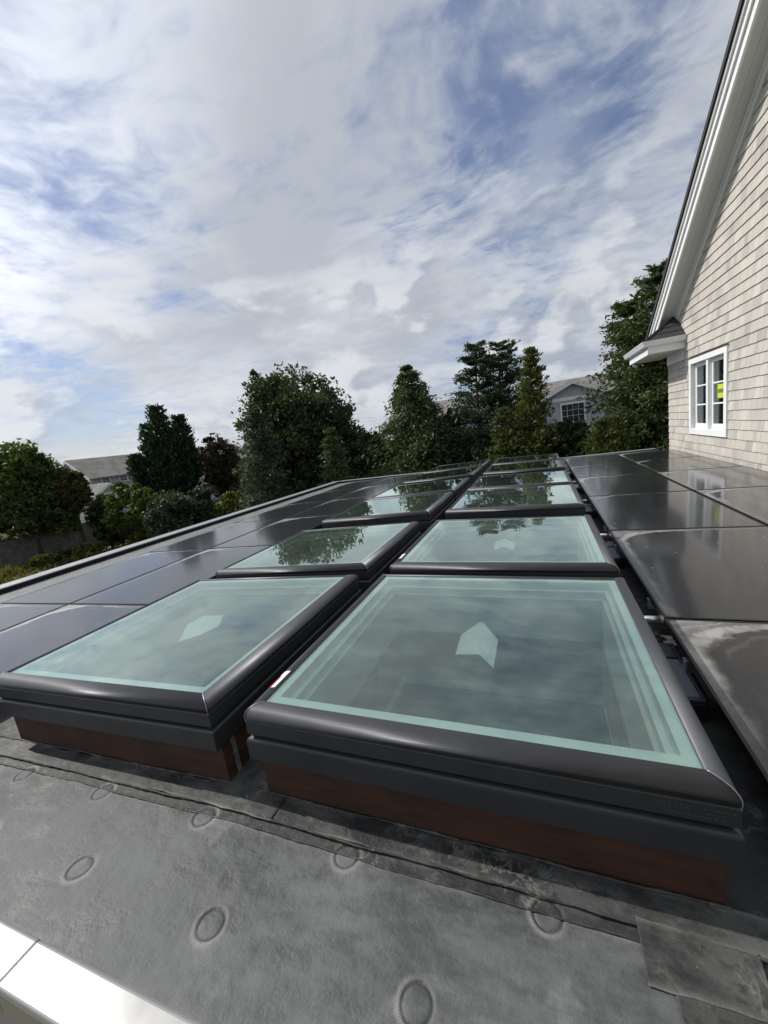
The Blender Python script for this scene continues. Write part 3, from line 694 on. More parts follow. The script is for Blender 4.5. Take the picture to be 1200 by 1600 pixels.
# shingles
EXP, Z0 = 0.148, -0.242-0.148*1
unit = [hl_ for hl_ in range(len(SH))]
def shingle_verts(w_, h_=0.162, t0=0.019, t1=0.003):   # local: x outward negative, y width, z up
    return [(-t0, 0, 0), (-t0, w_, 0), (0, w_, 0), (0, 0, 0), (-t1, 0, h_), (-t1, w_, h_), (0, w_, h_), (0, 0, h_)]
SF = [(3, 2, 1, 0), (4, 5, 6, 7), (0, 1, 5, 4), (1, 2, 6, 5), (2, 3, 7, 6), (3, 0, 4, 7)]
umesh = [MB().add(shingle_verts(1.0), SF).mesh('shingle', 'cedar_%d' % i) for i in range(len(SH))]
items = []
sr = random.Random(5)
for kcs in range(0, 48):
    zb = Z0 + EXP*kcs
    y = YC + 0.0 - sr.uniform(0, 0.1) + 0.1
    while y > -1.0:
        wd = sr.uniform(0.085, 0.20) if sr.random() > 0.15 else sr.uniform(0.2, 0.25)
        ya, yb = y-wd, min(y, YC+0.008); y = ya
        if zb+0.02 > rake(ya): continue
        za = zb + sr.uniform(-0.003, 0.003)
        pieces = [(ya, yb)]
        if za+0.165 > WZ0-0.10 and za < WZ1+0.115:      # window casing
            pieces = []
            if ya < WY0-0.105: pieces.append((ya, min(yb, WY0-0.1)))
            if yb > WY1+0.105: pieces.append((max(ya, WY1+0.1), yb))
        for a, b in pieces:
            if b-a < 0.012: continue
            items.append((a+0.0015, b-0.0015, za, sr.choices(range(len(SH)), (6, 5, 5, 3, 4, 4, 1.2))[0]))
def vis(it):
    u, v, z = proj((WX, (it[0]+it[1])/2, it[2]+0.07)); return -20 < u < 1225 and -20 < v < 1625 and z > 0
seen = sorted([it for it in items if vis(it)], key=lambda it: np.linalg.norm(np.array((WX, it[0], it[2]))-CAM))
rest = MB()
for i, it in enumerate(seen):
    if i < 300:
        o = link('shingle', umesh[it[3]], house, (WX-0.0005-8.0, it[0]-3.2, it[2]-GROUND)); o.scale = (1, it[1]-it[0], 1)
    else:
        rest.add([(x+WX-0.0005, yy+it[0], z+it[2]) for x, yy, z in shingle_verts(it[1]-it[0])], SF, it[3])
for it in items:
    if not vis(it): rest.add([(x+WX-0.0005, yy+it[0], z+it[2]) for x, yy, z in shingle_verts(it[1]-it[0])], SF, it[3])
tag(hl(rest).build('shingles', ['cedar_%d' % i for i in range(len(SH))], house), kind='stuff')
# corner return of the shingles on the far side
# rake: frieze, soffit boards, fascia, roof
def band(xa, xb, lo, hi, y0, y1):       # strip that follows the rake between offsets lo and hi (vertical)
    return MB().hexa([(xa, y0, rake(y0)+lo), (xb, y0, rake(y0)+lo), (xb, y1, rake(y1)+lo), (xa, y1, rake(y1)+lo), (xa, y0, rake(y0)+hi), (xb, y0, rake(y0)+hi), (xb, y1, rake(y1)+hi), (xa, y1, rake(y1)+hi)])
OX = 3.45
for y0, y1, e_ in ((APY+0.001, 10.25, 1), (APY-0.001, YE+0.2, 0)):
    hl(band(WX-0.035, WX-0.001, 0.0, 0.165, y0, y1)).build('frieze_board', 'white_paint', house)
    hl(band(WX-0.055, WX-0.036, 0.105, 0.165, y0, y1)).build('frieze_moulding', 'white_paint', house)
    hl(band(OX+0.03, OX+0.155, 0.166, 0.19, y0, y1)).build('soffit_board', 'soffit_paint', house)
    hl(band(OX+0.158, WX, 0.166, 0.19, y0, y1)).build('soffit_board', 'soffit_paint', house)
    ye = 10.62 if e_ else YE-0.2
    hl(band(OX, OX+0.029, 0.10, 0.30, y0, ye)).build('fascia_board', 'white_paint', house)
    hl(band(OX-0.028, OX-0.001, 0.235, 0.36, y0, ye)).build('rake_moulding', 'white_paint', house)
    hl(band(OX-0.055, OX-0.0285, 0.335, 0.395, y0, ye)).build('rake_moulding', 'white_paint', house)
    hl(band(OX-0.075, HX1+0.3, 0.397, 0.47, y0, 11.1 if e_ else YE-0.6)).build('roof', 'roof_asphalt', house)
    hl(band(OX-0.082, OX-0.076, 0.385, 0.475, y0, ye)).build('drip_edge', 'drip_dark', house)
# cornice return
RX0, RX1, RY0, RY1, RB, RT = 3.13, WX, 9.25, 11.05, 1.745, 1.99
hl(MB().box(RX0, RX1-0.002, RY0, RY1, RB+0.02, RT)).build('cornice_box', 'white_paint', house)
hl(MB().box(RX0-0.014, RX0-0.001, RY0-0.012, RY1, RB-0.004, RB+0.115)).build('cornice_fascia', 'white_paint', house)
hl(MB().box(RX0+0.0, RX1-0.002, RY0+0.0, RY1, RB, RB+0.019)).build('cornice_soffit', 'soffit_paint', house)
hl(MB().box(RX0-0.012, RX1-0.016, RY0-0.013, RY0-0.001, RB+0.005, RT)).build('cornice_fascia', 'white_paint', house)
hl(MB().box(WX-0.030, WX-0.001, RY0+0.08, YC+0.02, 1.535, RB-0.001)).build('frieze_board', 'white_paint', house)
# gutter on two sides (ogee profile)
gpf = [(0.0, 0.0), (-0.045, 0.0), (-0.075, 0.018), (-0.085, 0.045), (-0.098, 0.07), (-0.105, 0.092), (-0.112, 0.095), (-0.112, 0.110), (-0.100, 0.110), (-0.100, 0.10), (0.0, 0.10)]
gz = 1.885
gm = MB(); V = []
def gut(path):
    V = []
    for i, (x, y, dxn, dyn) in enumerate(path):
        for o_, h_ in gpf: V.append((x+dxn*o_, y+dyn*o_, gz+h_))
    n = len(gpf); F = []
    for i in range(len(path)-1):
        for k in range(n): F.append((i*n+k, i*n+(k+1) % n, (i+1)*n+(k+1) % n, (i+1)*n+k))
    F += [tuple(range(n-1, -1, -1)), tuple((len(path)-1)*n+k for k in range(n))]
    return MB().add(V, F)
hl(gut([(WX-0.016, RY0-0.014, 0, 1), (RX0-0.015, RY0-0.014, 1, 1), (RX0-0.015, RY1+0.12, 1, 0)])).build('gutter', 'gutter_paint', house)
for yb in (9.6, 10.2, 10.8):
    hl(MB().box(RX0-0.06, RX0-0.0152, yb, yb+0.03, gz-0.012, gz-0.001)).build('gutter_bracket', 'gutter_paint', house)
hl(MB().box(3.46, 3.475, RY0-0.112, RY0-0.014, gz-0.008, gz-0.0005)).build('gutter_bracket', 'gutter_paint', house)
# small hipped roof on the return, in shingle courses
bz0, bz1 = 1.99, 2.46
def hip(t):                              # outline of the hip at height fraction t
    return (RX0-0.06 + t*(WX-RX0+0.06), RY0-0.06+t*0.62, RY1+0.1-t*0.55, bz0+t*(bz1-bz0))
NC = 4
for k in range(NC):
    t0, t1 = k/NC, (k+1)/NC
    xa, ya, yb, za = hip(t0); xb, yc, yd, zb2 = hip(t1)
    up = 0.022
    m = MB().add([(xa, ya, za+up), (WX-0.018, ya, za+up), (WX-0.018, yc, zb2+0.004), (min(xb, WX-0.018), yc, zb2+0.004), (xa, ya, za), (WX-0.018, ya, za)], [(0, 1, 2, 3), (4, 5, 1, 0)])
    m.add([(xa, yb, za+up), (xa, ya, za+up), (min(xb, WX-0.018), yc, zb2+0.004), (min(xb, WX-0.018), yd, zb2+0.004), (xa, yb, za), (xa, ya, za)], [(0, 1, 2, 3), (4, 5, 1, 0)])
    hl(m).build('shingle_course', 'roof_asphalt', house)
xa, ya, yb, za = hip(0); xb, yc, yd, zb2 = hip(1)
hl(MB().tube([(xa, ya, za+0.028), (min(xb, WX-0.03), yc, zb2+0.02)], 0.02, 8)).build('hip_cap', 'roof_asphalt', house)
# window
win = bpy.data.objects.new('window', None); col.objects.link(win); win.parent = house; win.location = (WX-8.0, 8.03-3.2, 0.79-GROUND)
def wl(mb): mb.v = [(x-WX, y-8.03, z-0.79) for x, y, z in mb.v]; return mb
cs = 0.104
for y0, y1, z0, z1 in ((WY0-cs, WY1+cs, WZ1, WZ1+cs), (WY0-cs, WY1+cs, WZ0-cs, WZ0), (WY0-cs, WY0, WZ0+0.0005, WZ1-0.0005), (WY1, WY1+cs, WZ0+0.0005, WZ1-0.0005)):
    bevel(wl(MB().box(WX-0.042, WX+0.03, y0, y1, z0, z1)).build('casing', 'white_paint', win), 0.003)
wl(MB().box(WX-0.055, WX-0.010, WY0-cs-0.01, WY1+cs+0.01, WZ1+cs+0.0005, WZ1+cs+0.012)).build('head_flashing', 'drip_dark', win)
ym = (WY0+WY1)/2
wl(MB().box(WX-0.020, WX+0.059, ym-0.045, ym+0.045, WZ0, WZ1)).build('mullion', 'white_paint', win)
for y0, y1, z0, z1 in ((WY0-0.001, WY1+0.001, WZ1-0.03, WZ1), (WY0-0.001, WY1+0.001, WZ0, WZ0+0.03), (WY0, WY0+0.012, WZ0+0.0305, WZ1-0.0305), (WY1-0.012, WY1, WZ0+0.0305, WZ1-0.0305)):
    wl(MB().box(WX+0.031, WX+0.14, y0, y1, z0, z1)).build('jamb', 'white_paint', win)
for sa, sb in ((WY0+0.013, ym-0.046), (ym+0.046, WY1-0.013)):
    z0, z1 = WZ0+0.031, WZ1-0.031; st = 0.042
    mb = MB().box(WX+0.04, WX+0.085, sa, sb, z1-st, z1).box(WX+0.04, WX+0.085, sa, sb, z0, z0+st+0.02).box(WX+0.04, WX+0.085, sa, sa+st, z0+st+0.0205, z1-st-0.0005).box(WX+0.04, WX+0.085, sb-st, sb, z0+st+0.0205, z1-st-0.0005)
    bevel(wl(mb).build('sash', 'white_paint', win), 0.002)
    hz_ = (z1-st - (z0+st+0.02))/3
    for k in range(3):
        a = z0+st+0.02+k*hz_; b = a+hz_
        if k: wl(MB().box(WX+0.045, WX+0.075, sa+st+0.0005, sb-st-0.0005, a-0.012, a+0.012)).build('muntin', 'white_paint', win)
        wl(MB().box(WX+0.060, WX+0.064, sa+st+0.001, sb-st-0.001, a+(0.0125 if k else 0.001), b-(0.0125 if k < 2 else 0.001))).build('pane', 'window_glass', win)
zc = WZ0+0.62
wl(MB().box(WX+0.0575, WX+0.0592, 7.575, 7.850, 0.700, 0.930)).build('window_notice', 'sticker_yellow', win)
wl(MB().box(WX+0.0568, WX+0.0573, 7.585, 7.840, 0.785, 0.850)).build('notice_print', 'sticker_band', win)
rm = MB().box(WX+1.2, WX+1.25, WY0-1, WY1+1, WZ0-0.8, WZ1+0.6)
rm.box(WX+TH, WX+1.199, WY0-1, WY0-0.98, WZ0-0.8, WZ1+0.6).box(WX+TH, WX+1.199, WY1+0.98, WY1+1, WZ0-0.8, WZ1+0.6).box(WX+TH, WX+1.199, WY0-1, WY1+1, WZ1+0.601, WZ1+0.62).box(WX+TH, WX+1.199, WY0-1, WY1+1, WZ0-0.82, WZ0-0.801)
wl(rm).build('room_behind', 'room_dark', win)
bl = MB()
yy0 = WY0+0.02
while yy0 < WY1-0.05:
    bl.box(WX+0.096+0.006*math.sin(yy0*40), WX+0.100+0.006*math.sin(yy0*40), yy0, yy0+0.05, WZ0+0.035, WZ1-0.035); yy0 += 0.052
wl(bl).build('blind', 'curtain', win)

# ------------------------------------------------------------------ ground
gm = MB(); N = 60
xs = np.concatenate([-np.geomspace(1500, 40, 10), np.linspace(-38, 20, 40), np.geomspace(24, 1500, 10)]); ys = np.concatenate([-np.geomspace(1500, 20, 8), np.linspace(-16, 50, 40), np.geomspace(56, 1800, 10)])
for x in xs:
    for y in ys:
        near = -32 < x < -8 and 0 < y < 34
        z = GROUND + (0.16*math.sin(x*0.9+y*0.4)*math.sin(y*0.7-x*0.2)+0.08*math.sin(x*2.1)*math.sin(y*1.7) if near else 0)
        gm.v.append((x, y, z))
ny_ = len(ys)
for i in range(len(xs)-1):
    for j in range(ny_-1): gm.f.append((i*ny_+j, (i+1)*ny_+j, (i+1)*ny_+j+1, i*ny_+j+1)); gm.mi.append(0)
tag(gm.build('ground', 'ground_earth', None, True), kind='structure')

# ------------------------------------------------------------------ foliage
def leaf_mesh(name, C, T, Nn, L, Wd, tone, m):
    """rhombic leaves: centres C, long axes T, side axes Nn (unit), half length L, half width Wd"""
    n = len(C)
    V = np.empty((n, 4, 3), np.float32)
    V[:, 0] = C - T*L[:, None]; V[:, 1] = C + Nn*Wd[:, None] + T*(L*0.1)[:, None]; V[:, 2] = C + T*L[:, None]; V[:, 3] = C - Nn*Wd[:, None] + T*(L*0.1)[:, None]
    me = bpy.data.meshes.new(name)
    me.vertices.add(4*n); me.vertices.foreach_set('co', V.ravel())
    me.loops.add(4*n); me.loops.foreach_set('vertex_index', np.arange(4*n, dtype=np.int32))
    me.polygons.add(n); me.polygons.foreach_set('loop_start', np.arange(0, 4*n, 4, dtype=np.int32)); me.polygons.foreach_set('loop_total', np.full(n, 4, np.int32))
    at = me.attributes.new('tone', 'FLOAT', 'FACE'); at.data.foreach_set('value', tone.astype(np.float32))
    me.materials.append(MATS[m]); me.update(calc_edges=True); return me
def unit_rows(a): return a/np.maximum(np.linalg.norm(a, axis=1, keepdims=True), 1e-9)
def frame_rand(T):
    q = rng.normal(size=T.shape); q -= (q*T).sum(1, keepdims=True)*T; return unit_rows(q)
def clump_leaves(cent, rad, per, size, flat=0.8, up=0.0, asp=0.55):
    """leaves scattered in small clumps; returns arrays"""
    n = len(cent)*per
    per = int(per*1.25); size = size*0.88; n = len(cent)*per
    base = np.repeat(cent, per, 0); rr = np.repeat(rad, per)
    off = unit_rows(rng.normal(size=(n, 3)))*(rng.random(n)**0.45)[:, None]*rr[:, None]; off[:, 2] *= flat
    C = base+off
    T = unit_rows(rng.normal(size=(n, 3)) + off/rr[:, None]*0.8 + np.array([0, 0, up]))
    L = size*(0.6+0.8*rng.random(n)); return C, T, frame_rand(T), L, L*asp, np.clip(np.repeat(rng.random(len(cent)), per)*0.6+rng.random(n)*0.4, 0, 1)
def limb_set(base, tips, r0, m_='bark'):
    mb = MB()
    for tp_ in tips:
        a = Vector(base); b = Vector(tp_); mid = a.lerp(b, 0.5)+Vector((random.uniform(-.2, .2), random.uniform(-.2, .2), random.uniform(0, .3)))*(b-a).length*0.25
        mb.tube([a, a.lerp(mid, .6), mid, mid.lerp(b, .55), b], [r0, r0*.75, r0*.5, r0*.3, r0*.08], 5)
    return mb
def tree_root(name, d_, u, label, cat='tree', group=None):
    p = pix(u, 700, d_); t = thing(name, (p[0], p[1], GROUND), label, cat, group); return t, p
def broadleaf(name, u, d_, vtop, vbot, uhalf, label, m, leaf=0.13, clumps=420, per=34, seedtips=9, shape=0.8, bottom_fill=True, lobes=None, cat='tree', trunk=True, group=None):
    """crown of leaf clumps arranged on overlapping lobes"""
    t, p = tree_root(name, d_, u, label, cat, group)
    ztop = pix(u, vtop, d_)[2]; zbot = max(pix(u, vbot, d_)[2], GROUND+0.05)
    a_ = pix(u-uhalf, 700, d_); b_ = pix(u+uhalf, 700, d_); rad = float(np.linalg.norm(a_[:2]-b_[:2]))/2
    hgt = ztop-zbot; cz = zbot+hgt*0.5-GROUND
    L = []
    nl = lobes or 14
    L.append((0, 0, cz, rad*0.78, hgt*0.46))
    for i in range(nl):
        th = random.uniform(0, 2*math.pi); ph = random.uniform(-0.75, 1.0)
        c = math.sqrt(max(0.05, 1-ph*ph)) if ph > 0 else 1.0
        L.append((math.cos(th)*rad*0.62*c, math.sin(th)*rad*0.62*c, cz+ph*hgt*0.34, rad*random.uniform(0.26, 0.42), hgt*random.uniform(0.13, 0.21)))
    for i in range(nl//2):
        th = random.uniform(0, 2*math.pi)
        L.append((math.cos(th)*rad*0.66, math.sin(th)*rad*0.66, random.uniform(zbot-GROUND+hgt*0.06, cz), rad*random.uniform(0.24, 0.36), hgt*random.uniform(0.10, 0.17)))
    cent = []; rr = []
    tot = sum(l[3]*l[4] for l in L)
    for (x, y, z, r_, h_) in L:
        n = max(6, int(clumps*r_*h_/tot))
        q = unit_rows(rng.normal(size=(n, 3)))*(0.62+0.38*rng.random((n, 1))**0.5)
        cent.append(np.stack([x+q[:, 0]*r_, y+q[:, 1]*r_, z+q[:, 2]*h_], 1)); rr.append(np.full(n, min(r_, h_)*0.36)*(0.7+0.6*rng.random(n)))
    cent = np.concatenate(cent); rr = np.concatenate(rr)
    ns = len(cent)//7; pick = rng.integers(0, len(cent), ns); o_ = cent[pick]-np.array([0, 0, cz])
    cent = np.concatenate([cent, np.array([0, 0, cz])+o_*(1.02+0.07*rng.random((ns, 1)))]); rr = np.concatenate([rr, rr[pick]*0.5])
    cent[:, 2] = np.maximum(cent[:, 2], 0.1)
    arrs = clump_leaves(cent, rr, per, leaf)
    link('crown', leaf_mesh('crown', *arrs, m), t)
    if trunk:
        tips = [tuple(cent[i]) for i in rng.integers(0, len(cent), seedtips)]
        mb = limb_set((0, 0, max(cz-hgt*0.32, 0.6)), tips, rad*0.045+0.03)
        mb.tube([(0, 0, -0.1), (0.03, 0, (cz-hgt*0.32)*.5), (0, 0.03, cz+hgt*0.1)], [rad*0.075+0.05, rad*0.06+0.04, rad*0.02], 8)
        mb.build('trunk', 'bark', t, True)
    return t
def conifer(name, u, d_, vtop, vbot, uhalf, label, m, prof=None, whorls=46, per_w=9, sprays=20, droop=0.25, size=0.16, tops=None, rough=0.28, lift=0.0, cat='tree', group=None, asp=0.34, gappy=0.0, pad=0.17, tip=0.10, zs=0.28):
    """whorled branches carrying drooping sprays of needles; several leaders if tops is given"""
    t, p = tree_root(name, d_, u, label, cat, group)
    prof = prof or (lambda s: (1-s)**0.85)
    leaders = tops or [(0.0, vtop, 1.0)]
    C, T, L, tone = [], [], [], []; wood = MB()
    zb = max(pix(u, vbot, d_)[2], GROUND+0.1)-GROUND
    a_ = pix(u-uhalf, 700, d_); b_ = pix(u+uhalf, 700, d_); rad = float(np.linalg.norm(a_[:2]-b_[:2]))/2
    for (du, vt, rs) in leaders:
        q = pix(u+du, vt, d_); zt = q[2]-GROUND; ox, oy = q[0]-p[0], q[1]-p[1]
        if len(leaders) > 1: oy += random.uniform(-.3, .3)*rad
        wood.tube([(ox*0.2, oy*0.2, -0.1), (ox*0.7, oy*0.7, zb+(zt-zb)*.4), (ox, oy, zt*0.985)], [0.05+zt*0.014, 0.03+zt*0.009, 0.012], 7)
        nw = max(8, int(whorls*(0.5+0.5*rs)))
        for k in range(nw):
            s = (k+random.random())/nw; z = zb+(zt-zb)*s; f = 0.35+0.65*min(1, s*1.6)
            R0 = rad*rs*prof(s)+tip*(1-s)*0+tip
            for j in range(per_w):
                if random.random() < gappy: continue
                th = random.uniform(0, 2*math.pi); ln = R0*random.uniform(1-rough*1.6, 1+rough)
                dv = np.array([math.cos(th), math.sin(th), lift]); bx, by = ox*f, oy*f
                if j % 3 == 0: wood.tube([(bx, by, z), (bx+dv[0]*ln*.5, by+dv[1]*ln*.5, z+lift*ln*.5), (bx+dv[0]*ln*.9, by+dv[1]*ln*.9, z+(lift*.9-droop*.6)*ln)], [0.018+ln*.008, 0.012, 0.005], 4, cap=False)
                n = max(3, int(1.35*sprays*(0.35+0.65*ln/rad)))
                e = 0.25+0.8*rng.random(n)**0.7
                pos = np.stack([bx+dv[0]*ln*e, by+dv[1]*ln*e, z+(lift*e-droop*e*e)*ln], 1)
                sp_ = 0.07+pad*ln*(0.35+0.65*e)
                pos += rng.normal(size=(n, 3))*sp_[:, None]*np.array([.75, .75, zs])
                tt = np.stack([np.full(n, dv[0]), np.full(n, dv[1]), np.full(n, lift-droop*1.4)], 1)+rng.normal(size=(n, 3))*0.65
                C.append(pos); T.append(unit_rows(tt)); L.append(size*0.78*(0.55+0.9*rng.random(n))); tone.append(np.clip(random.random()*0.55+rng.random(n)*0.45, 0, 1))
    C = np.concatenate(C); T = np.concatenate(T); L = np.concatenate(L); tone = np.concatenate(tone)
    C[:, 2] = np.maximum(C[:, 2], 0.08)
    link('crown', leaf_mesh('crown', C, T, frame_rand(T), L, L*asp, tone, m), t)
    wood.build('trunk', 'bark', t, True)
    return t

# left side
SHL = 'shrubs below the trees on the left'; SHR = 'shrubs in the tree line behind the roof'
broadleaf('leafy_tree', 14, 35, 688, 850, 84, 'light green broadleaf tree at the left edge behind the wooden fence', 'leaf_bright', 0.15, 640, 34, 12)
broadleaf('leafy_tree', 92, 34.5, 733, 818, 34, 'olive brown small leafed tree right of the light green edge tree', 'leaf_russet', 0.13, 340, 34, 10)
broadleaf('leafy_tree', 136, 33, 772, 865, 32, 'low dark tree in front of the grey house, beside the fence end', 'leaf_dark', 0.13, 240, 32, 6)
conifer('cypress_tree', 250, 33, 645, 800, 48, 'dark dense cypress with several rounded tops on the left', 'needle_dark', lambda s: (0.22+0.78*math.sqrt(max(0, 1-s**1.7)))*(1-0.42*s), 40, 10, 30, -0.25, 0.17,
        [(-4, 641, 0.62), (22, 653, 0.54), (-27, 668, 0.44), (38, 706, 0.46), (-38, 716, 0.42), (10, 676, .62), (-10, 694, .62)], 0.26, 0.8, tip=0.10, pad=0.12)
broadleaf('garden_shrub', 170, 31, 757, 875, 36, 'yellow green shrub left of the big dark cypress', 'shrub_yellow', 0.11, 200, 30, 5, cat='shrub', group=SHL)
broadleaf('garden_shrub', 207, 29.5, 754, 875, 32, 'bright yellow green shrub under the foot of the dark cypress', 'shrub_yellow', 0.11, 190, 30, 5, cat='shrub', group=SHL)
broadleaf('garden_shrub', 248, 27.5, 768, 875, 52, 'wide dark blue green shrub below the cypress', 'shrub_blue', 0.12, 280, 32, 5, cat='shrub', group=SHL)
broadleaf('garden_shrub', 300, 28, 762, 875, 36, 'grey green shrub right of the wide dark shrub', 'shrub_blue', 0.11, 220, 30, 5, cat='shrub', group=SHL)
broadleaf('garden_shrub', 345, 27, 770, 850, 32, 'olive green shrub beside the left parapet below the bronze tree', 'shrub_yellow', 0.11, 200, 30, 5, cat='shrub', group=SHL)
broadleaf('bronze_tree', 338, 33, 672, 790, 38, 'dark bronze leaved tree between the cypress and the great round tree', 'leaf_bronze', 0.13, 300, 34, 10)
broadleaf('round_tree', 470, 25, 573, 800, 104, 'great round dark green broadleaf tree in the middle left', 'leaf_maple', 0.125, 1100, 42, 16, lobes=30)
conifer('fir_tree', 396, 21.0, 640, 830, 40, 'grey green conifer against the left flank of the great round tree', 'shrub_blue', lambda s: (1-s)**0.55, 40, 9, 30, 0.1, 0.12, lift=0.3)
conifer('fir_tree', 515, 19.5, 668, 790, 30, 'slim young conifer in front of the great round tree', 'needle_green', lambda s: (1-s)**0.8, 30, 8, 24, 0.15, 0.11, lift=0.25)
conifer('spruce_tree', 635, 21, 571, 790, 112, 'broad conical conifer with tufted layers, middle of the tree line', 'needle_green', lambda s: (1-s**1.15)*0.90+0.10*(1-s)**0.4, 34, 12, 98, 0.30, 0.125, rough=0.22, tip=0.10, pad=0.15, zs=0.42)
broadleaf('garden_shrub', 578, 22.5, 672, 800, 40, 'dark shrub in the gap between round tree and broad conifer', 'leaf_dark', 0.12, 240, 34, 5, cat='shrub', group=SHR)
broadleaf('garden_shrub', 703, 20.5, 640, 790, 42, 'dark shrub behind the far left skylights, right of the broad conifer', 'leaf_dark', 0.12, 280, 34, 5, cat='shrub', group=SHR)
conifer('pine_tree', 741, 20, 541, 770, 62, 'tall open branched conifer, left of the twin pair', 'needle_dark', lambda s: 0.10+0.90*(1-s)**0.72, 32, 8, 52, -0.02, 0.14, rough=0.36, lift=0.32, gappy=0.10, asp=0.26, pad=0.13)
conifer('pine_tree', 778, 20.6, 537, 770, 66, 'tall open branched conifer, right of the twin pair', 'needle_dark', lambda s: 0.10+0.90*(1-s)**0.62, 32, 8, 52, -0.02, 0.14, rough=0.36, lift=0.32, gappy=0.10, asp=0.26, pad=0.13)
conifer('slim_conifer', 828, 18.2, 546, 770, 50, 'slim olive green conifer with a thin pointed top left of the grey house', 'needle_olive', lambda s: 0.03+0.97*(1-s**0.9), 42, 8, 36, -0.1, 0.12, rough=0.34, lift=0.6, gappy=0.10, pad=0.14, tip=0.06)
conifer('slim_conifer', 785, 18.0, 640, 780, 30, 'small olive conifer at the foot of the tall pair', 'needle_olive', lambda s: (1-s)**0.7, 26, 8, 22, 0.0, 0.11, lift=0.4)
broadleaf('garden_shrub', 893, 18.5, 645, 790, 44, 'dark green shrub below the window of the grey house', 'leaf_dark', 0.11, 300, 34, 5, cat='shrub', group=SHR)
conifer('arborvitae', 937, 17, 658, 780, 22, 'small yellow green arborvitae, left one of the pair by the tall cedar', 'needle_olive', lambda s: (1-s**1.6), 24, 9, 20, -0.3, 0.09, lift=0.8, cat='shrub', group='arborvitae pair')
conifer('arborvitae', 962, 17, 655, 780, 26, 'small yellow green arborvitae, right one of the pair by the tall cedar', 'needle_olive', lambda s: (1-s**1.6), 24, 9, 20, -0.3, 0.09, lift=0.8, cat='shrub', group='arborvitae pair')
conifer('cedar_tree', 1000, 20, 430, 790, 124, 'very tall dark cedar rising beside the house cornice', 'needle_green', lambda s: 0.08+0.92*(1-s)**0.80, 40, 10, 100, 0.06, 0.115,
        [(24, 426, 1.0), (-20, 470, 0.72), (46, 480, .7)], rough=0.46, lift=0.16, gappy=0.16, pad=0.13, zs=0.46)
broadleaf('garden_shrub', 1015, 18, 640, 790, 44, 'dark shrub at the foot of the tall cedar beside the house corner', 'leaf_dark', 0.12, 280, 34, 5, cat='shrub', group=SHR)
for k, (uu, dd, vt, hw) in enumerate([(430, 27, 700, 64), (560, 26, 680, 56), (660, 25, 670, 66), (850, 23, 668, 50)]):
    broadleaf('hedge_bush', uu, dd, vt, 810, hw, ['dense dark hedge bush under the great round tree', 'dense dark hedge bush left of the broad conifer foot', 'dense dark hedge bush behind the broad conifer foot', 'dense dark hedge bush behind the slim olive conifer'][k], 'leaf_dark', 0.14, 300, 34, 4, cat='bush', group='hedge bushes behind the trees')
# rough grass of the yard
n = 16000
gx = rng.uniform(-29.0, -12, n); gy = rng.uniform(5, 26, n)
keep = (np.sin(gx*0.55+1.1)*np.sin(gy*0.5-0.4)+rng.normal(size=n)*0.35) > -0.05
gx, gy = gx[keep], gy[keep]; n = len(gx)
hh = 0.10+0.22*rng.random(n)*(1+np.sin(gx*1.3)*np.cos(gy*1.1))
C = np.stack([gx, gy, GROUND+hh*0.6], 1); T = unit_rows(np.stack([rng.normal(size=n)*.4, rng.normal(size=n)*.4, np.ones(n)], 1))
tag(link('rough_grass', leaf_mesh('rough_grass', C, T, frame_rand(T), hh, 0.05+0.05*rng.random(n), rng.random(n), 'grass_dry')), 'rough dry yellow green grass over the yard on the left', 'grass', kind='stuff')
for k, (uu, vv, dd, hw) in enumerate([(40, 876, 29.0, 20), (95, 862, 28.8, 22), (12, 884, 27.5, 12)]):
    broadleaf('weed_clump', uu, dd, vv-5, vv+12, hw*1.7, ['low green weeds in front of the fence, left', 'low green weeds in front of the fence, right', 'low green weeds at the left picture edge'][k], ['leaf_dark', 'shrub_yellow', 'shrub_yellow'][k], 0.08, 110, 26, 3, cat='weeds', trunk=False, group='weed clumps in the yard')

# ------------------------------------------------------------------ fences on the left
FX = -30.0
fence = thing('board_fence', (FX, 16, GROUND), 'weathered grey board fence along the yard on the left', 'fence')
for k in range(8):
    y0 = -14+k*3.0
    mb = MB()
    for j in range(20):
        a = y0+j*0.15; mb.box(-0.011, 0.011, a+0.004, a+0.146, 0.03, 1.72+random.uniform(-0.015, 0.015))
    mb.box(-0.06, -0.012, y0, y0+3.0, 0.35, 0.44).box(-0.06, -0.012, y0, y0+3.0, 1.35, 1.44)
    mb.build('board_section', 'fence_wood', fence)
    MB().box(-0.16, -0.062, y0-0.05, y0+0.05, -0.1, 1.78).build('post', 'fence_wood', fence)
pk = thing('picket_fence', (-33.0, 17, GROUND), 'white picket fence glimpsed between the trees behind the board fence', 'fence')
for k in range(4):
    y0 = -6+k*2.4
    mb = MB()
    for j in range(20): a = y0+j*0.12; mb.prism([(a+0.01, 0.05), (a+0.085, 0.05), (a+0.085, 1.95), (a+0.047, 2.05), (a+0.01, 1.95)], 'x', 0.0, 0.025)
    mb.box(-0.04, -0.001, y0, y0+2.4, 0.4, 0.5).box(-0.04, -0.001, y0, y0+2.4, 1.6, 1.7)
    mb.build('picket_section', 'picket_white', pk)
    MB().box(-0.13, -0.041, y0-0.05, y0+0.05, -0.1, 2.15).build('post', 'picket_white', pk)

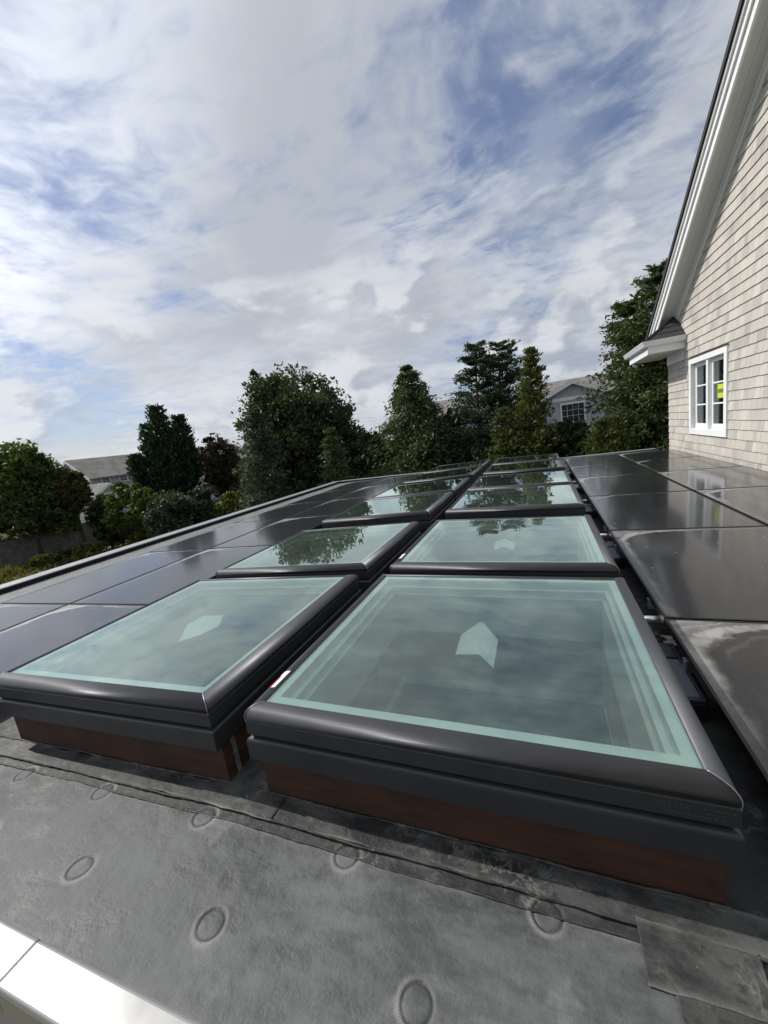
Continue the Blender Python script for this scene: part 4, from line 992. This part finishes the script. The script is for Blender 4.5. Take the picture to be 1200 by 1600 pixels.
# ------------------------------------------------------------------ far houses
def far_window(parent, x, y, z, w_, h_, axis, nx=2, nz=3):
    """window on a wall; axis 'y': wall faces -y, axis 'x': wall faces +x"""
    wn = bpy.data.objects.new('window', None); col.objects.link(wn); wn.parent = parent; wn.location = (x, y, z)
    def bx(a0, a1, d0, d1, z0, z1): return MB().box(a0, a1, d0, d1, z0, z1) if axis == 'y' else MB().box(-d1, -d0, a0, a1, z0, z1)
    t = 0.09
    for a0, a1, z0, z1 in ((-w_/2-t, w_/2+t, h_/2, h_/2+t*1.3), (-w_/2-t, w_/2+t, -h_/2-t, -h_/2), (-w_/2-t, -w_/2, -h_/2, h_/2), (w_/2, w_/2+t, -h_/2, h_/2)):
        bx(a0, a1, -0.06, 0.03, z0, z1).build('casing', 'far_trim', wn)
    for i in range(nx):
        for k in range(nz):
            a0 = -w_/2+w_*i/nx; z0 = -h_/2+h_*k/nz
            bx(a0+0.012, a0+w_/nx-0.012, -0.02, -0.015, z0+0.012, z0+h_/nz-0.012).build('pane', 'far_glass', wn)
    m = bx(-w_/2, w_/2, -0.014, 0.0, -h_/2, h_/2); m.build('sash', 'far_trim', wn)
    return wn
def gable_block(root, x0, x1, y0, y1, ez, rzz, ridge_axis, ov=0.35, wallm='far_shingle'):
    """walls with gable and two roof slopes; heights relative to the ground"""
    mb = MB()
    if ridge_axis == 'x':
        ymid = (y0+y1)/2; mb.prism([(y0, 0), (y1, 0), (y1, ez), (ymid, rzz-0.1), (y0, ez)], 'x', x0, x1)
        s = (rzz-ez)/((y1-y0)/2)
        slopes = [[(x0-ov, y0-ov, ez-s*ov), (x1+ov, y0-ov, ez-s*ov), (x1+ov, ymid, rzz), (x0-ov, ymid, rzz)], [(x1+ov, y1+ov, ez-s*ov), (x0-ov, y1+ov, ez-s*ov), (x0-ov, ymid, rzz), (x1+ov, ymid, rzz)]]
    else:
        xm = (x0+x1)/2; mb.prism([(x0, 0), (x1, 0), (x1, ez), (xm, rzz-0.1), (x0, ez)], 'y', y0, y1)
        s = (rzz-ez)/((x1-x0)/2)
        slopes = [[(x1+ov, y0-ov, ez-s*ov), (x1+ov, y1+ov, ez-s*ov), (xm, y1+ov, rzz), (xm, y0-ov, rzz)], [(x0-ov, y1+ov, ez-s*ov), (x0-ov, y0-ov, ez-s*ov), (xm, y0-ov, rzz), (xm, y1+ov, rzz)]]
    mb.build('wall', wallm, root)
    for q in slopes:
        top = [(a, b, c+0.14) for a, b, c in q]
        MB().hexa(list(q)+top).build('roof_slope', 'far_roof', root)
    # rake boards on both gables
    for e in (0, 1):
        rk = MB()
        if ridge_axis == 'x':
            xx = (x0-ov-0.04, x0-ov-0.002) if e == 0 else (x1+ov+0.002, x1+ov+0.04)
            for yy in (y0-ov, y1+ov):
                rk.hexa([(xx[0], yy, ez-s*ov-0.2), (xx[1], yy, ez-s*ov-0.2), (xx[1], ymid, rzz-0.2), (xx[0], ymid, rzz-0.2), (xx[0], yy, ez-s*ov+0.12), (xx[1], yy, ez-s*ov+0.12), (xx[1], ymid, rzz+0.12), (xx[0], ymid, rzz+0.12)])
        else:
            yy_ = (y0-ov-0.04, y0-ov-0.002) if e == 0 else (y1+ov+0.002, y1+ov+0.04)
            for xx in (x0-ov, x1+ov):
                rk.hexa([(xx, yy_[0], ez-s*ov-0.2), (xx, yy_[1], ez-s*ov-0.2), (xm, yy_[1], rzz-0.2), (xm, yy_[0], rzz-0.2), (xx, yy_[0], ez-s*ov+0.12), (xx, yy_[1], ez-s*ov+0.12), (xm, yy_[1], rzz+0.12), (xm, yy_[0], rzz+0.12)])
        rk.build('rake_board', 'far_trim', root)
    return s
GZ = -GROUND
# grey house behind the trees on the right: long ridge across the view, cross gable towards the camera
hc = thing('far_house', (2.5, 36.0, GROUND), 'grey shingled house with low cross gable seen between slim conifer and cedar', 'house')
gable_block(hc, -14, 9, -1.0, 8.0, 5.95, 7.45, 'x')
gable_block(hc, -1.15, 2.95, -3.0, 1.0, 6.0, 6.95, 'y', 0.3)
far_window(hc, 0.85, -3.0, 4.70, 1.5, 1.25, 'y', 4, 3)
far_window(hc, -10.0, -1.0, 4.6, 1.2, 1.25, 'y', 2, 3)
MB().box(-1.15, 2.95, -3.045, -3.002, 5.62, 5.86).build('frieze_board', 'far_trim', hc)
# grey house far left: gable end facing the yard, long roof running back, chimney
ha = thing('far_house', (-45.0, 28.5, GROUND), 'large grey shingled house with gables far left behind the trees', 'house')
ha.rotation_euler = (0, 0, R(-10))
gable_block(ha, -6, 2.0, 0.0, 22.0, 4.9, 7.0, 'y', 0.4)
gable_block(ha, 0.0, 4.4, 1.2, 20.0, 3.0, 3.9, 'y', 0.3)
gable_block(ha, 1.5, 5.6, -1.8, 1.1, 3.1, 4.1, 'x', 0.3)
far_window(ha, -1.9, 0.0, 5.7, 0.6, 0.8, 'y', 2, 2)
far_window(ha, 0.3, 0.0, 4.5, 0.9, 0.7, 'y', 2, 2)
far_window(ha, 3.4, -1.8, 2.7, 1.2, 1.0, 'y', 3, 2)
for yy in (1.3, 3.1, 3.95): far_window(ha, 2.0, yy, 4.42, 0.7, 0.62, 'x', 2, 2)
far_window(ha, 5.6, -0.35, 2.6, 0.9, 1.0, 'x', 2, 2)
ch = MB().box(-2.6, -1.4, 14.0, 15.2, 6.2, 8.2).box(-2.7, -1.3, 13.9, 15.3, 8.21, 8.4)
for cx_ in (-2.35, -1.75): ch.box(cx_, cx_+0.3, 14.3, 14.9, 8.41, 8.75)
ch.build('chimney', 'brick_chimney', ha)
dm = MB(); pts = [(math.cos(a)*1.6, 5.3+math.sin(a)*0.9) for a in np.linspace(0, math.pi, 14)]
dm.prism([(14.5+a, b) for a, b in pts], 'x', -0.6, 1.5); dm.build('eyebrow_dormer', 'far_roof', ha)
